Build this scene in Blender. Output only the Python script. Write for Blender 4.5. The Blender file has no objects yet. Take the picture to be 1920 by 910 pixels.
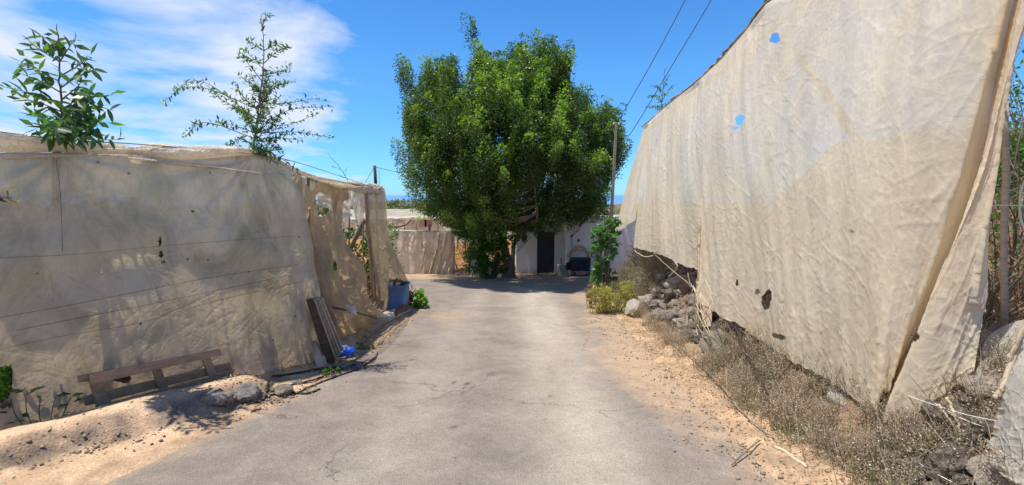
import bpy, math, random
import numpy as np
from mathutils import Vector, Matrix
from math import radians, sin, cos, pi

# ------------------------------------------------------------------ camera, world, sun, exposure
S = bpy.context.scene
COL = S.collection
FPX = 850.0                      # focal length in photo pixels (photo 1920 x 910)
PITCH = math.atan(90.0 / FPX)
CAM = np.array([0.0, 0.0, 1.6])
cam_d = bpy.data.cameras.new('camera')
cam = bpy.data.objects.new('camera', cam_d)
COL.objects.link(cam)
cam.location = CAM
cam.rotation_euler = (pi / 2 - PITCH, 0, 0)
cam_d.sensor_width = 36.0
cam_d.lens = 36.0 * FPX / 1920.0
cam_d.clip_start = 0.05
cam_d.clip_end = 90000.0
S.camera = cam

SUN_EL = radians(74.5)
SUN_AZ = np.array([-0.98, -0.20])            # horizontal direction towards the sun
SUN_AZ = SUN_AZ / np.linalg.norm(SUN_AZ)
W = bpy.data.worlds.new('World')
S.world = W
W.use_nodes = True
nt = W.node_tree
nt.nodes.clear()
sky = nt.nodes.new('ShaderNodeTexSky')
sky.sky_type = 'NISHITA'
sky.sun_disc = False
sky.sun_elevation = SUN_EL
sky.sun_rotation = math.atan2(SUN_AZ[0], SUN_AZ[1])
sky.altitude = 150.0
sky.air_density = 1.0
sky.dust_density = 0.0
sky.ozone_density = 3.2
hs = nt.nodes.new('ShaderNodeHueSaturation')
hs.inputs['Saturation'].default_value = 1.22
hs.inputs['Value'].default_value = 1.25
bg = nt.nodes.new('ShaderNodeBackground')
bg.inputs['Strength'].default_value = 0.12
bg2 = nt.nodes.new('ShaderNodeBackground')
bg2.inputs['Color'].default_value = (0.80, 0.86, 0.96, 1)
bg2.inputs['Strength'].default_value = 0.82
mx = nt.nodes.new('ShaderNodeMixShader')
wo = nt.nodes.new('ShaderNodeOutputWorld')
tc = nt.nodes.new('ShaderNodeTexCoord')
sep = nt.nodes.new('ShaderNodeSeparateXYZ')
nt.links.new(tc.outputs['Generated'], sep.inputs[0])


def wmath(op, a, b=None, clamp=False):
    n = nt.nodes.new('ShaderNodeMath')
    n.operation = op
    n.use_clamp = clamp
    for i, v in enumerate((a, b)):
        if v is None:
            continue
        if isinstance(v, (int, float)):
            n.inputs[i].default_value = v
        else:
            nt.links.new(v, n.inputs[i])
    return n.outputs[0]


den = wmath('ADD', wmath('MAXIMUM', sep.outputs[2], 0.0), 0.16)
cx = wmath('DIVIDE', sep.outputs[0], den)
cy = wmath('DIVIDE', sep.outputs[1], den)
cmb = nt.nodes.new('ShaderNodeCombineXYZ')
nt.links.new(cx, cmb.inputs[0])
nt.links.new(cy, cmb.inputs[1])
nz = nt.nodes.new('ShaderNodeTexNoise')
nz.inputs['Scale'].default_value = 1.25
nz.inputs['Detail'].default_value = 7.0
nz.inputs['Roughness'].default_value = 0.55
nz.inputs['Distortion'].default_value = 0.25
nt.links.new(cmb.outputs[0], nz.inputs['Vector'])
# cloud cover grows towards the west (-x), as the photograph's sky does
cover = wmath('MULTIPLY', wmath('ADD', sep.outputs[0], 0.36), -0.9)
cover = wmath('MINIMUM', cover, 0.115)
m1 = wmath('ADD', nz.outputs['Fac'], cover)
m2 = wmath('MULTIPLY', wmath('SUBTRACT', m1, 0.50), 5.5, True)
# clouds thin out below the horizon line
m3 = wmath('MULTIPLY', m2, wmath('MULTIPLY', wmath('ADD', sep.outputs[2], 0.0), 30.0, True))
m3 = wmath('MULTIPLY', m3, 0.93)
nt.links.new(sky.outputs[0], hs.inputs['Color'])
tint = nt.nodes.new('ShaderNodeMix')
tint.data_type = 'RGBA'
tint.blend_type = 'MULTIPLY'
tint.inputs[0].default_value = 1.0
tint.inputs[7].default_value = (.60, .86, 1.03, 1)
nt.links.new(hs.outputs[0], tint.inputs[6])
hz = nt.nodes.new('ShaderNodeMix')          # sea air keeps the horizon blue instead of yellow
hz.data_type = 'RGBA'
hz.blend_type = 'MULTIPLY'
nt.links.new(wmath('SUBTRACT', 1.0, wmath('MULTIPLY', wmath('MAXIMUM', sep.outputs[2], 0.0), 4.0, True)), hz.inputs[0])
hz.inputs[7].default_value = (.42, .66, 1.0, 1)
nt.links.new(tint.outputs[2], hz.inputs[6])
nt.links.new(hz.outputs[2], bg.inputs['Color'])
nt.links.new(m3, mx.inputs[0])
nt.links.new(bg.outputs[0], mx.inputs[1])
nt.links.new(bg2.outputs[0], mx.inputs[2])
nt.links.new(mx.outputs[0], wo.inputs['Surface'])

sun_d = bpy.data.lights.new('sun', 'SUN')
sun_d.energy = 4.9
sun_d.angle = radians(0.53)
sun_d.color = (1.0, 0.95, 0.86)
sun = bpy.data.objects.new('sun', sun_d)
COL.objects.link(sun)
sdir = Vector((SUN_AZ[0] * cos(SUN_EL), SUN_AZ[1] * cos(SUN_EL), sin(SUN_EL)))
sun.rotation_euler = sdir.to_track_quat('Z', 'Y').to_euler()
sun.location = (-8, 4, 20)
vs = S.view_settings
vs.view_transform = 'Standard'
vs.look = 'None'
vs.exposure = 0.34
vs.gamma = 1.0
S.cycles.max_bounces = 8
S.cycles.transparent_max_bounces = 16

random.seed(7)
RNG = np.random.default_rng(11)


# ------------------------------------------------------------------ numpy noise
_p = np.random.default_rng(3).permutation(256)
_p = np.concatenate([_p, _p])
_g = np.array([(cos(a), sin(a)) for a in np.linspace(0, 2 * pi, 16, endpoint=False)])


def pn(x, y, seed=0):
    x = np.asarray(x, float) + seed * 17.31
    y = np.asarray(y, float) - seed * 9.77
    xi = np.floor(x).astype(int)
    yi = np.floor(y).astype(int)
    xf = x - xi
    yf = y - yi
    u = xf ** 3 * (xf * (xf * 6 - 15) + 10)
    v = yf ** 3 * (yf * (yf * 6 - 15) + 10)

    def gr(ix, iy, dx, dy):
        h = _p[(_p[ix & 255] + iy) & 255] & 15
        return _g[h, 0] * dx + _g[h, 1] * dy
    a = gr(xi, yi, xf, yf)
    b = gr(xi + 1, yi, xf - 1, yf)
    c = gr(xi, yi + 1, xf, yf - 1)
    d = gr(xi + 1, yi + 1, xf - 1, yf - 1)
    return 1.4 * ((a * (1 - u) + b * u) * (1 - v) + (c * (1 - u) + d * u) * v)


def fbm(x, y, seed=0, o=4, r=0.5):
    s = 0
    a = 1.0
    for k in range(o):
        s = s + a * pn(x * 2 ** k, y * 2 ** k, seed + k)
        a *= r
    return s


def sst(e0, e1, x):
    t = np.clip((x - e0) / (e1 - e0), 0, 1)
    return t * t * (3 - 2 * t)


def crease(s, t, ang, freq, stretch, width, seed):
    a = radians(ang)
    p = s * cos(a) + t * sin(a)
    q = -s * sin(a) + t * cos(a)
    q = q + 0.12 * pn(p * 0.9, q * 0.9, seed + 5)
    n = pn(p * freq / stretch, q * freq, seed)
    k = np.exp(-(n / width) ** 2)
    m = sst(-0.1, 0.35, pn(p * freq * .35, q * freq * .35, seed + 9))
    return k * m


# ------------------------------------------------------------------ photo pixel -> world
def ray(u, v):
    a = (u - 960.0) / FPX
    b = (455.0 - v) / FPX
    cp, sp = cos(PITCH), sin(PITCH)
    return np.array([a, cp + b * sp, -sp + b * cp])


def PY(u, v, Y):
    d = ray(u, v)
    return CAM + d * (Y / d[1])


def PX(u, v, X):
    d = ray(u, v)
    return CAM + d * (X / d[0])


def proj(P):
    P = np.asarray(P) - CAM
    cp, sp = cos(PITCH), sin(PITCH)
    dep = P[..., 1] * cp - P[..., 2] * sp
    up = P[..., 1] * sp + P[..., 2] * cp
    dep = np.where(dep < 0.05, 0.05, dep)
    return 960 + FPX * P[..., 0] / dep, 455 - FPX * up / dep


# ------------------------------------------------------------------ terrain profile
RY = ([-60, 17, 19, 21, 24, 40, 100, 125, 150, 175, 230, 320],
      [6.0, -1.7, -1.88, -2.08, -2.16, -2.6, -4.0, -3.2, -1.9, -2.6, -12, -110])


def rz(y):
    return np.interp(y, *RY)


def xl(y):
    return np.interp(y, [-40, 0, 2.8, 4.5, 6.9, 11, 12.2, 13.5, 15], [-6, -3.2, -2.63, -2.22, -2.0, -2.15, -2.9, -7, -18])


def xr(y):
    return np.interp(y, [-40, 3, 6.6, 8.8, 12, 15, 20], [1.5, 1.75, 1.95, 2.1, 2.45, 3.7, 4.6])


WA = np.array([-4.0, 3.4])
WD = np.array([0.5506, 0.8348])
WN = np.array([0.8348, -0.5506])
WLEN = 2.86


def wall_aq(x, y):
    return (x - WA[0]) * WD[0] + (y - WA[1]) * WD[1], (x - WA[0]) * WN[0] + (y - WA[1]) * WN[1]


def PL(u, v, off=0.0):
    """pixel -> point on the left netting wall's plane, off metres in front of it"""
    d = ray(u, v)
    c = (WA[0] - CAM[0]) * WN[0] + (WA[1] - CAM[1]) * WN[1] + off
    t = c / (d[0] * WN[0] + d[1] * WN[1])
    return CAM + d * t


def toe(y):
    return np.interp(y, [0, 3, 6.6, 9, 13, 15, 20, 40], [1.95, 2.05, 2.2, 2.45, 2.75, 4.6, 8, 12])


def bank(x, y):
    d = x - toe(y)
    ht = np.interp(y, [0, 3, 7, 11, 14, 20, 40], [.7, .78, 1.0, 1.45, 1.4, 1.0, .6])
    h = np.interp(d, [0, .45, .75, 1.15, 2.3], [0, .12, .5, 1, 1]) * ht
    base = rz(y) + h
    crest = 2.75 + 0.115 * (y - 9.6)
    f = sst(0, 1, (x - (toe(y) + 2.2)) / 5.5)
    far = sst(30, 22, y)
    return h + np.maximum(crest - base, 0) * f * far * (x > 0)


def gsm(x, y):
    """smooth ground height"""
    x = np.asarray(x, float)
    y = np.asarray(y, float)
    z = rz(y) + bank(x, y)
    a, q = wall_aq(x, y)
    led = sst(.86, .60, q + 0.06 * pn(x * 3, y * 3, 21)) * sst(-.5, .0, q) * sst(1.95, 1.5, a + .15 * pn(x * 2, y * 2, 4))
    z = z + 0.15 * led * (.30 + .70 * sst(.12, .42, q))
    # earth verge beside the road on the left
    z = z + 0.05 * sst(0.0, 0.5, xl(y) - x) * sst(12.5, 11.5, y)
    return z


def PG(u, v, off=0.0):
    """pixel -> ground, off metres above it"""
    d = ray(u, v)
    t = 0.8
    while t < 400:
        p = CAM + d * t
        if p[2] < float(gsm(p[0], p[1])) + off:
            break
        t *= 1.004
    return CAM + d * t


# ------------------------------------------------------------------ materials
MATS = {}


def rgb(c):
    return (c[0], c[1], c[2], 1.0)


class NT:
    def __init__(self, name):
        self.m = bpy.data.materials.new(name)
        self.m.use_nodes = True
        self.t = self.m.node_tree
        self.t.nodes.clear()
        self.out = self.n('ShaderNodeOutputMaterial')
        self.tc = self.n('ShaderNodeTexCoord')

    def n(self, ty, **kw):
        x = self.t.nodes.new(ty)
        for k, v in kw.items():
            setattr(x, k, v)
        return x

    def l(self, a, b):
        self.t.links.new(a, b)

    def obj(self, scale=(1, 1, 1), rot=(0, 0, 0)):
        mp = self.n('ShaderNodeMapping')
        mp.inputs['Scale'].default_value = scale
        mp.inputs['Rotation'].default_value = rot
        self.l(self.tc.outputs['Object'], mp.inputs[0])
        return mp.outputs[0]

    def noise(self, vec, scale, detail=4, rough=.55, dist=0.0):
        x = self.n('ShaderNodeTexNoise')
        x.inputs['Scale'].default_value = scale
        x.inputs['Detail'].default_value = detail
        x.inputs['Roughness'].default_value = rough
        x.inputs['Distortion'].default_value = dist
        self.l(vec, x.inputs['Vector'])
        return x.outputs['Fac']

    def voro(self, vec, scale, feature='DISTANCE_TO_EDGE'):
        x = self.n('ShaderNodeTexVoronoi')
        x.feature = feature
        x.inputs['Scale'].default_value = scale
        self.l(vec, x.inputs['Vector'])
        return x.outputs['Distance']

    def ramp(self, fac, stops):
        x = self.n('ShaderNodeValToRGB')
        e = x.color_ramp.elements
        while len(e) > 1:
            e.remove(e[-1])
        for i, (p, c) in enumerate(stops):
            el = e[0] if i == 0 else e.new(p)
            el.position = p
            el.color = rgb(c) if hasattr(c, '__len__') else (c, c, c, 1)
        self.l(fac, x.inputs[0])
        return x.outputs[0]

    def mix(self, fac, a, b, blend='MIX'):
        x = self.n('ShaderNodeMix', data_type='RGBA', blend_type=blend)
        for i, v in ((0, fac), (6, a), (7, b)):
            sock = x.inputs[i]
            if isinstance(v, (int, float)):
                sock.default_value = v if i == 0 else (v, v, v, 1)
            elif isinstance(v, tuple):
                sock.default_value = rgb(v)
            else:
                self.l(v, sock)
        return x.outputs[2]

    def math(self, op, a, b=0.0, clamp=False):
        x = self.n('ShaderNodeMath', operation=op, use_clamp=clamp)
        for i, v in enumerate((a, b)):
            if isinstance(v, (int, float)):
                x.inputs[i].default_value = v
            else:
                self.l(v, x.inputs[i])
        return x.outputs[0]

    def bump(self, h, strength=.3, dist=.02, normal=None):
        x = self.n('ShaderNodeBump')
        x.inputs['Strength'].default_value = strength
        x.inputs['Distance'].default_value = dist
        self.l(h, x.inputs['Height'])
        if normal is not None:
            self.l(normal, x.inputs['Normal'])
        return x.outputs[0]

    def attr(self, name='Col'):
        x = self.n('ShaderNodeAttribute')
        x.attribute_name = name
        return x.outputs['Color']

    def rand(self):
        return self.n('ShaderNodeObjectInfo').outputs['Random']

    def pbr(self, col, rough=.9, normal=None, metallic=0.0, spec=.3):
        b = self.n('ShaderNodeBsdfPrincipled')
        if isinstance(col, tuple):
            b.inputs['Base Color'].default_value = rgb(col)
        else:
            self.l(col, b.inputs['Base Color'])
        if isinstance(rough, (int, float)):
            b.inputs['Roughness'].default_value = rough
        else:
            self.l(rough, b.inputs['Roughness'])
        b.inputs['Metallic'].default_value = metallic
        b.inputs['Specular IOR Level'].default_value = spec
        if normal is not None:
            self.l(normal, b.inputs['Normal'])
        self.l(b.outputs[0], self.out.inputs[0])
        return b


def simple(name, c1, c2, scale=8, rough=.85, bump=.3, bscale=40, stretch=(1, 1, 1), metallic=0, spec=.3, dist=.01):
    k = NT(name)
    v = k.obj(stretch)
    f = k.noise(v, scale, 5, .6, .3)
    r = k.rand()
    f2 = k.math('ADD', f, k.math('MULTIPLY', k.math('SUBTRACT', r, .5), .35))
    c = k.ramp(f2, [(.3, c1), (.7, c2)])
    nb = k.bump(k.noise(v, bscale, 5, .65), bump, dist)
    k.pbr(c, rough, nb, metallic, spec)
    return k.m


def leaf_mat(name, c1, c2, trans=.45, use_attr=True, rough=.45):
    k = NT(name)
    if use_attr:
        c = k.attr()
    else:
        c = k.ramp(k.rand(), [(0, c1), (1, c2)])
    d = k.n('ShaderNodeBsdfPrincipled')
    k.l(c, d.inputs['Base Color'])
    d.inputs['Roughness'].default_value = rough
    d.inputs['Specular IOR Level'].default_value = .4
    t = k.n('ShaderNodeBsdfTranslucent')
    tcol = k.mix(1.0, c, (1.5, 1.7, .6), 'MULTIPLY')
    k.l(tcol, t.inputs['Color'])
    m = k.n('ShaderNodeMixShader')
    m.inputs[0].default_value = trans
    k.l(d.outputs[0], m.inputs[1])
    k.l(t.outputs[0], m.inputs[2])
    k.l(m.outputs[0], k.out.inputs[0])
    return k.m


def net_mat(name, base, base2, stain, stain_amt=.35, transp=.12, transl=.45, crump=.5, stretch=(1, 1, 1), fscale=7.0, spots=0.0, thin=0.0):
    """woven agricultural netting: diffuse + translucent + the light that passes through the mesh"""
    k = NT(name)
    v = k.obj(stretch)
    f = k.noise(v, 1.1, 6, .6, .6)
    c = k.ramp(f, [(.3, base2), (.68, base)])
    st = k.noise(k.obj((1.1, 1.1, .55)), 1.7, 7, .68, 1.2)
    c = k.mix(k.math('MULTIPLY', k.ramp(st, [(.42, 0.0), (.64, 1.0)]), stain_amt), c, stain)
    fine = k.noise(v, 9, 5, .7, .5)
    c = k.mix(k.math('MULTIPLY', fine, .35), c, k.mix(1.0, c, (.72, .68, .62), 'MULTIPLY'))
    if spots:
        vd = k.n('ShaderNodeTexVoronoi')
        vd.inputs['Scale'].default_value = 5.5
        k.l(k.obj(), vd.inputs['Vector'])
        sp = k.ramp(vd.outputs['Distance'], [(.05, 1.0), (.085, 0.0)])
        gate = k.math('GREATER_THAN', k.noise(k.obj(), 3.1, 2), .52)
        c = k.mix(k.math('MULTIPLY', k.math('MULTIPLY', sp, gate), spots), c, (.09, .07, .045))
    # crumple relief: thin wandering creases in several directions, then fine crinkle
    def ridge(rot, sc, scale, lo, det=3):
        m1_ = k.n('ShaderNodeMapping')
        m1_.inputs['Rotation'].default_value = rot
        k.l(k.tc.outputs['Object'], m1_.inputs[0])
        m2_ = k.n('ShaderNodeMapping')
        m2_.inputs['Scale'].default_value = sc
        k.l(m1_.outputs[0], m2_.inputs[0])
        n_ = k.noise(m2_.outputs[0], scale, det, .5, .35)
        a_ = k.math('ABSOLUTE', k.math('SUBTRACT', n_, .5))
        return k.ramp(a_, [(0.0, 1.0), (lo * .45, .45), (lo, 0.0)])
    q = .22
    e1 = ridge((.45, 0, 0), (1, 1, q), fscale, .035)
    e2 = ridge((-.9, .2, 0), (1, 1, q), fscale * .9, .03)
    e3 = ridge((1.2, -.3, 0), (1, 1, .35), fscale * 1.3, .04)
    fz = k.noise(k.obj(), fscale * 5, 5, .7, .4)
    e4 = k.ramp(k.math('ABSOLUTE', k.math('SUBTRACT', k.noise(k.obj(), fscale * 1.8, 5, .6, .6), .5)), [(0, 1.0), (.2, 0.0)])
    h = k.math('ADD', k.math('ADD', e1, k.math('MULTIPLY', e2, .8)), k.math('ADD', k.math('MULTIPLY', e3, .7), k.math('ADD', k.math('MULTIPLY', fz, .7), k.math('MULTIPLY', e4, .28))))
    t1 = ridge((.30, 0, 0), (1, 1, .07), fscale * 1.2, .022, 2)
    t2 = ridge((.12, .1, 0), (1, 1, .09), fscale * .8, .020, 2)
    t3 = ridge((-1.15, 0, 0), (1, 1, .12), fscale * .8, .018, 2)
    h = k.math('ADD', h, k.math('MULTIPLY', k.math('ADD', t1, t2), .8))
    nb = k.bump(h, crump, .010)
    lines = k.math('ADD', k.math('MULTIPLY', t1, .5), k.math('ADD', k.math('MULTIPLY', t2, .4), k.math('MULTIPLY', t3, .25)), True)
    c = k.mix(k.math('MULTIPLY', lines, .55), c, k.mix(1.0, c, (1.22, 1.20, 1.12), 'MULTIPLY'))
    # folded double cloth along the creases is denser
    c = k.mix(k.math('MULTIPLY', e1, .22), c, k.mix(1.0, c, (1.25, 1.22, 1.15), 'MULTIPLY'))
    d = k.n('ShaderNodeBsdfDiffuse')
    k.l(c, d.inputs['Color'])
    k.l(nb, d.inputs['Normal'])
    t = k.n('ShaderNodeBsdfTranslucent')
    k.l(k.mix(1.0, c, (1.08, .98, .82), 'MULTIPLY'), t.inputs['Color'])
    k.l(nb, t.inputs['Normal'])
    m = k.n('ShaderNodeMixShader')
    m.inputs[0].default_value = transl
    k.l(d.outputs[0], m.inputs[1])
    k.l(t.outputs[0], m.inputs[2])
    tr = k.n('ShaderNodeBsdfTransparent')
    m2 = k.n('ShaderNodeMixShader')
    thick = k.math('MULTIPLY', k.math('SUBTRACT', 1.15, k.math('MULTIPLY', e1, .6)), transp, True)
    if thin:                                   # cloth worn thin in long vertical streaks
        zz = k.ramp(k.noise(k.obj((1.0, 1.0, .22)), 1.3, 5, .6, .3), [(.42, 0.0), (.62, 1.0)])
        thick = k.math('ADD', thick, k.math('MULTIPLY', k.math('MULTIPLY', zz, thin), k.math('SUBTRACT', 1.0, lines)))
    k.l(thick, m2.inputs[0])
    k.l(m.outputs[0], m2.inputs[1])
    k.l(tr.outputs[0], m2.inputs[2])
    k.l(m2.outputs[0], k.out.inputs[0])
    return k.m


M = {}
M['net_right'] = net_mat('sunlit_net', (.92, .81, .62), (.84, .72, .53), (.68, .56, .39), .35, .04, .42, .13, (1, 1, .62), 5.0, 0, .075)
M['net_left'] = net_mat('weathered_net', (.88, .77, .61), (.70, .60, .47), (.30, .28, .18), .62, .04, .5, .20, (1, 1, 1), 5.0, .8)
M['net_drape'] = net_mat('draped_net', (.74, .60, .41), (.56, .45, .31), (.36, .29, .2), .6, .10, .5, .4, (1, 1, .5), 5.0)
M['net_roll'] = net_mat('rolled_net', (.93, .90, .83), (.84, .78, .69), (.58, .50, .40), .3, .05, .45, .7, (1, 1, 1.5), 9.0)
M['net_far'] = net_mat('far_net', (.82, .73, .58), (.70, .61, .47), (.45, .37, .27), .4, .06, .4, .5, (1, 1, .5), 2.5)
M['net_white'] = net_mat('pale_net', (.78, .76, .68), (.66, .62, .54), (.45, .40, .31), .4, .25, .45, .5, (1, 1, .7), 5.0)
M['net_roof'] = net_mat('roof_net', (.7, .66, .56), (.6, .56, .46), (.4, .36, .28), .3, .62, .6, .3, (1, 1, 1), 4.0)
M['wood_grey'] = simple('weathered_wood', (.20, .155, .11), (.42, .34, .25), 5, .9, .5, 30, (1, 1, 6))
M['wood_brown'] = simple('brown_wood', (.24, .145, .085), (.42, .28, .18), 5, .85, .5, 30, (2, 2, 7))
M['wood_dark'] = simple('dark_wood', (.05, .032, .022), (.13, .085, .055), 5, .8, .4, 30, (1, 1, 5))
M['stick'] = simple('dry_stick', (.42, .32, .2), (.62, .52, .37), 6, .9, .4, 60)
M['bark'] = simple('grey_bark', (.12, .105, .085), (.27, .24, .20), 7, .95, .8, 18, (1, 1, .4), dist=.03)
M['twig'] = simple('twig_bark', (.13, .10, .07), (.30, .24, .17), 7, .95, .5, 30)
M['stone'] = simple('lava_stone', (.055, .042, .034), (.31, .245, .19), 5.5, .95, .9, 22, dist=.03)
M['stone_pale'] = simple('pale_stone', (.16, .135, .105), (.40, .33, .26), 4.5, .95, .9, 20, dist=.03)
M['stone_grey'] = simple('grey_stone', (.15, .135, .12), (.38, .34, .30), 5, .95, .9, 20, dist=.03)
M['rubber'] = simple('black_hose', (.012, .012, .013), (.035, .034, .034), 5, .45, .1, 30)
M['string'] = simple('white_string', (.6, .57, .5), (.75, .72, .66), 5, .8, .1, 30)
M['wire'] = simple('steel_wire', (.05, .05, .05), (.12, .12, .12), 5, .6, .1, 30)
M['blue_bag'] = simple('blue_plastic', (.0, .07, .42), (.01, .13, .62), 6, .35, .6, 14, spec=.5, dist=.03)
M['blue_bin'] = simple('blue_bin_plastic', (.055, .14, .32), (.11, .23, .44), 3, .5, .15, 18, spec=.4)
M['blue_pale'] = simple('faded_blue_plastic', (.12, .26, .52), (.22, .38, .62), 4, .5, .2, 18, spec=.4)
M['flower'] = leaf_mat('yellow_flower', (.8, .62, .03), (.9, .75, .1), .35, False)
M['leaf_tobacco'] = leaf_mat('tobacco_leaf', (.035, .085, .04), (.11, .20, .075), .38, False, .4)
M['leaf'] = leaf_mat('leaf_by_colour', None, None, .40, True, .38)
M['dry'] = leaf_mat('dry_plant', None, None, .25, True, .9)
M['concrete'] = simple('old_concrete', (.36, .33, .28), (.56, .52, .45), 3, .92, .4, 25)
M['iron'] = simple('rusty_iron', (.07, .05, .04), (.16, .10, .07), 6, .7, .3, 30)
M['tan_hose'] = simple('tan_hose', (.44, .27, .15), (.58, .38, .23), 6, .6, .1, 30)
M['dark_cloth'] = simple('dark_cloth', (.012, .014, .022), (.03, .035, .05), 6, .9, .6, 10)
M['green_cloth'] = simple('green_cover', (.01, .05, .03), (.025, .10, .055), 6, .85, .6, 12)


def plaster_mat(name, c1, c2, dirt):
    k = NT(name)
    v = k.obj()
    c = k.ramp(k.noise(v, 1.2, 6, .6), [(.3, c1), (.7, c2)])
    sp = k.n('ShaderNodeSeparateXYZ')
    k.l(k.tc.outputs['Object'], sp.inputs[0])
    low = k.math('SUBTRACT', 1.0, k.math('MULTIPLY', sp.outputs[2], 2.2), True)
    patch = k.noise(v, 3.2, 6, .7, .8)
    low = k.math('MULTIPLY', low, k.ramp(patch, [(.30, 0.0), (.6, 1.0)]))
    c = k.mix(k.math('MULTIPLY', low, .85), c, dirt)
    st = k.ramp(k.noise(k.obj((5, 5, .6)), 2.2, 6, .7, .5), [(.55, 0.0), (.8, .55)])
    c = k.mix(st, c, (.36, .33, .28))
    nb = k.bump(k.math('ADD', k.noise(v, 26, 6, .7), k.math('MULTIPLY', patch, 1.5)), .35, .02)
    k.pbr(c, .93, nb, 0, .2)
    return k.m


M['plaster'] = plaster_mat('lime_plaster', (.83, .80, .74), (.90, .87, .82), (.44, .33, .23))
M['plaster_grey'] = plaster_mat('grey_plaster', (.72, .69, .63), (.80, .77, .70), (.38, .30, .22))


def door_mat():
    k = NT('door_paint')
    v = k.obj((1, 1, .3))
    c = k.ramp(k.noise(v, 4, 5, .6), [(.3, (.018, .023, .03)), (.7, (.035, .043, .052))])
    k.pbr(c, .55, k.bump(k.noise(v, 30, 4), .2, .01), 0, .4)
    return k.m


M['door'] = door_mat()


def ground_mat():
    k = NT('ground_by_colour')
    v = k.obj()
    a = k.attr()
    f = k.noise(v, 2.2, 8, .7, .4)
    c = k.mix(.85, a, k.ramp(f, [(.25, .55), (.5, 1.0), (.8, 1.45)]), 'MULTIPLY')
    g = k.noise(v, 55, 4, .7)
    c = k.mix(.8, c, k.ramp(g, [(.3, .62), (.5, 1.0), (.72, 1.4)]), 'MULTIPLY')
    pb = k.voro(v, 60, 'F1')
    h = k.math('ADD', k.math('MULTIPLY', g, 1.0), k.math('SUBTRACT', k.math('MULTIPLY', f, 2.0), k.math('MULTIPLY', pb, .8)))
    k.pbr(c, .97, k.bump(h, .5, .015), 0, .1)
    return k.m


M['ground'] = ground_mat()


def road_mat():
    k = NT('worn_asphalt')
    v = k.obj()
    a = k.attr('Col')                       # r = sand dust, g = bleached wheel paths, b = oil dark
    sp = k.n('ShaderNodeSeparateColor')
    k.l(a, sp.inputs[0])
    fine = k.noise(v, 120, 3, .7)
    agg = k.voro(v, 95, 'F1')
    mid = k.noise(v, 1.7, 8, .68, .5)
    big = k.noise(k.obj((1, .35, 1)), .9, 6, .6, .7)
    c = k.ramp(mid, [(.3, (.165, .135, .110)), (.7, (.275, .228, .187))])
    c = k.mix(k.math('MULTIPLY', sp.outputs[1], k.ramp(big, [(.3, .35), (.7, 1.0)])), c, (.44, .38, .30))
    dn = k.math('ADD', sp.outputs[0], k.math('MULTIPLY', k.math('SUBTRACT', k.noise(v, 3.0, 8, .72, .6), .5), 1.5))
    dn = k.math('MULTIPLY', k.ramp(dn, [(.32, 0.0), (.85, 1.0)]), .9)
    c = k.mix(dn, c, (.41, .285, .18))
    c = k.mix(.85, c, k.ramp(fine, [(.3, .5), (.5, 1.0), (.72, 1.6)]), 'MULTIPLY')
    c = k.mix(k.ramp(agg, [(.05, .3), (.3, 0.0)]), c, (.5, .43, .35))
    pt_ = k.noise(v, 5.5, 7, .72, .8)
    c = k.mix(.75, c, k.ramp(pt_, [(.28, .80), (.5, 1.0), (.72, 1.18)]), 'MULTIPLY')
    gr = k.noise(v, 38, 4, .75)
    c = k.mix(.7, c, k.ramp(gr, [(.32, .82), (.5, 1.0), (.68, 1.16)]), 'MULTIPLY')
    # cracks
    wv = k.n('ShaderNodeVectorMath', operation='ADD')
    w = k.n('ShaderNodeTexNoise')
    w.inputs['Scale'].default_value = 2.2
    w.inputs['Detail'].default_value = 6
    w.inputs['Roughness'].default_value = .7
    k.l(v, w.inputs['Vector'])
    sc = k.n('ShaderNodeVectorMath', operation='SCALE')
    sc.inputs['Scale'].default_value = .55
    k.l(w.outputs['Color'], sc.inputs[0])
    k.l(v, wv.inputs[0])
    k.l(sc.outputs[0], wv.inputs[1])
    ck = k.ramp(k.voro(wv.outputs[0], .62), [(.0, 1.0), (.0055, 0.0)])
    gate = k.ramp(k.noise(v, .8, 3), [(.46, 0.0), (.55, 1.0)])
    ck = k.math('MULTIPLY', k.math('MULTIPLY', ck, gate), .7)
    c = k.mix(ck, c, (.055, .05, .045))
    c = k.mix(sp.outputs[2], c, (.03, .027, .025))
    h = k.math('SUBTRACT', k.math('ADD', fine, k.math('MULTIPLY', agg, -.9)), k.math('MULTIPLY', ck, 2.0))
    k.pbr(c, .88, k.bump(h, .55, .008), 0, .25)
    return k.m


M['road'] = road_mat()


def sea_mat():
    k = NT('sea_water')
    k.pbr((.10, .25, .46), .6, k.bump(k.noise(k.obj((.02, .02, 1)), 1.0, 4), .4, 1.0), 0, .5)
    return k.m


M['sea'] = sea_mat()


# ------------------------------------------------------------------ object helpers
def tag(o, label=None, cat=None, group=None, kind=None):
    if label:
        o['label'] = label
    if cat:
        o['category'] = cat
    if group:
        o['group'] = group
    if kind:
        o['kind'] = kind
    return o


def thing(name, loc, label, cat, group=None):
    o = bpy.data.objects.new(name, None)
    COL.objects.link(o)
    o.location = [float(c) for c in loc]
    o.empty_display_size = .2
    return tag(o, label, cat, group)


def wpos(o):
    p = Vector(o.location)
    while o.parent:
        o = o.parent
        p = p + Vector(o.location)
    return p


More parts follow.
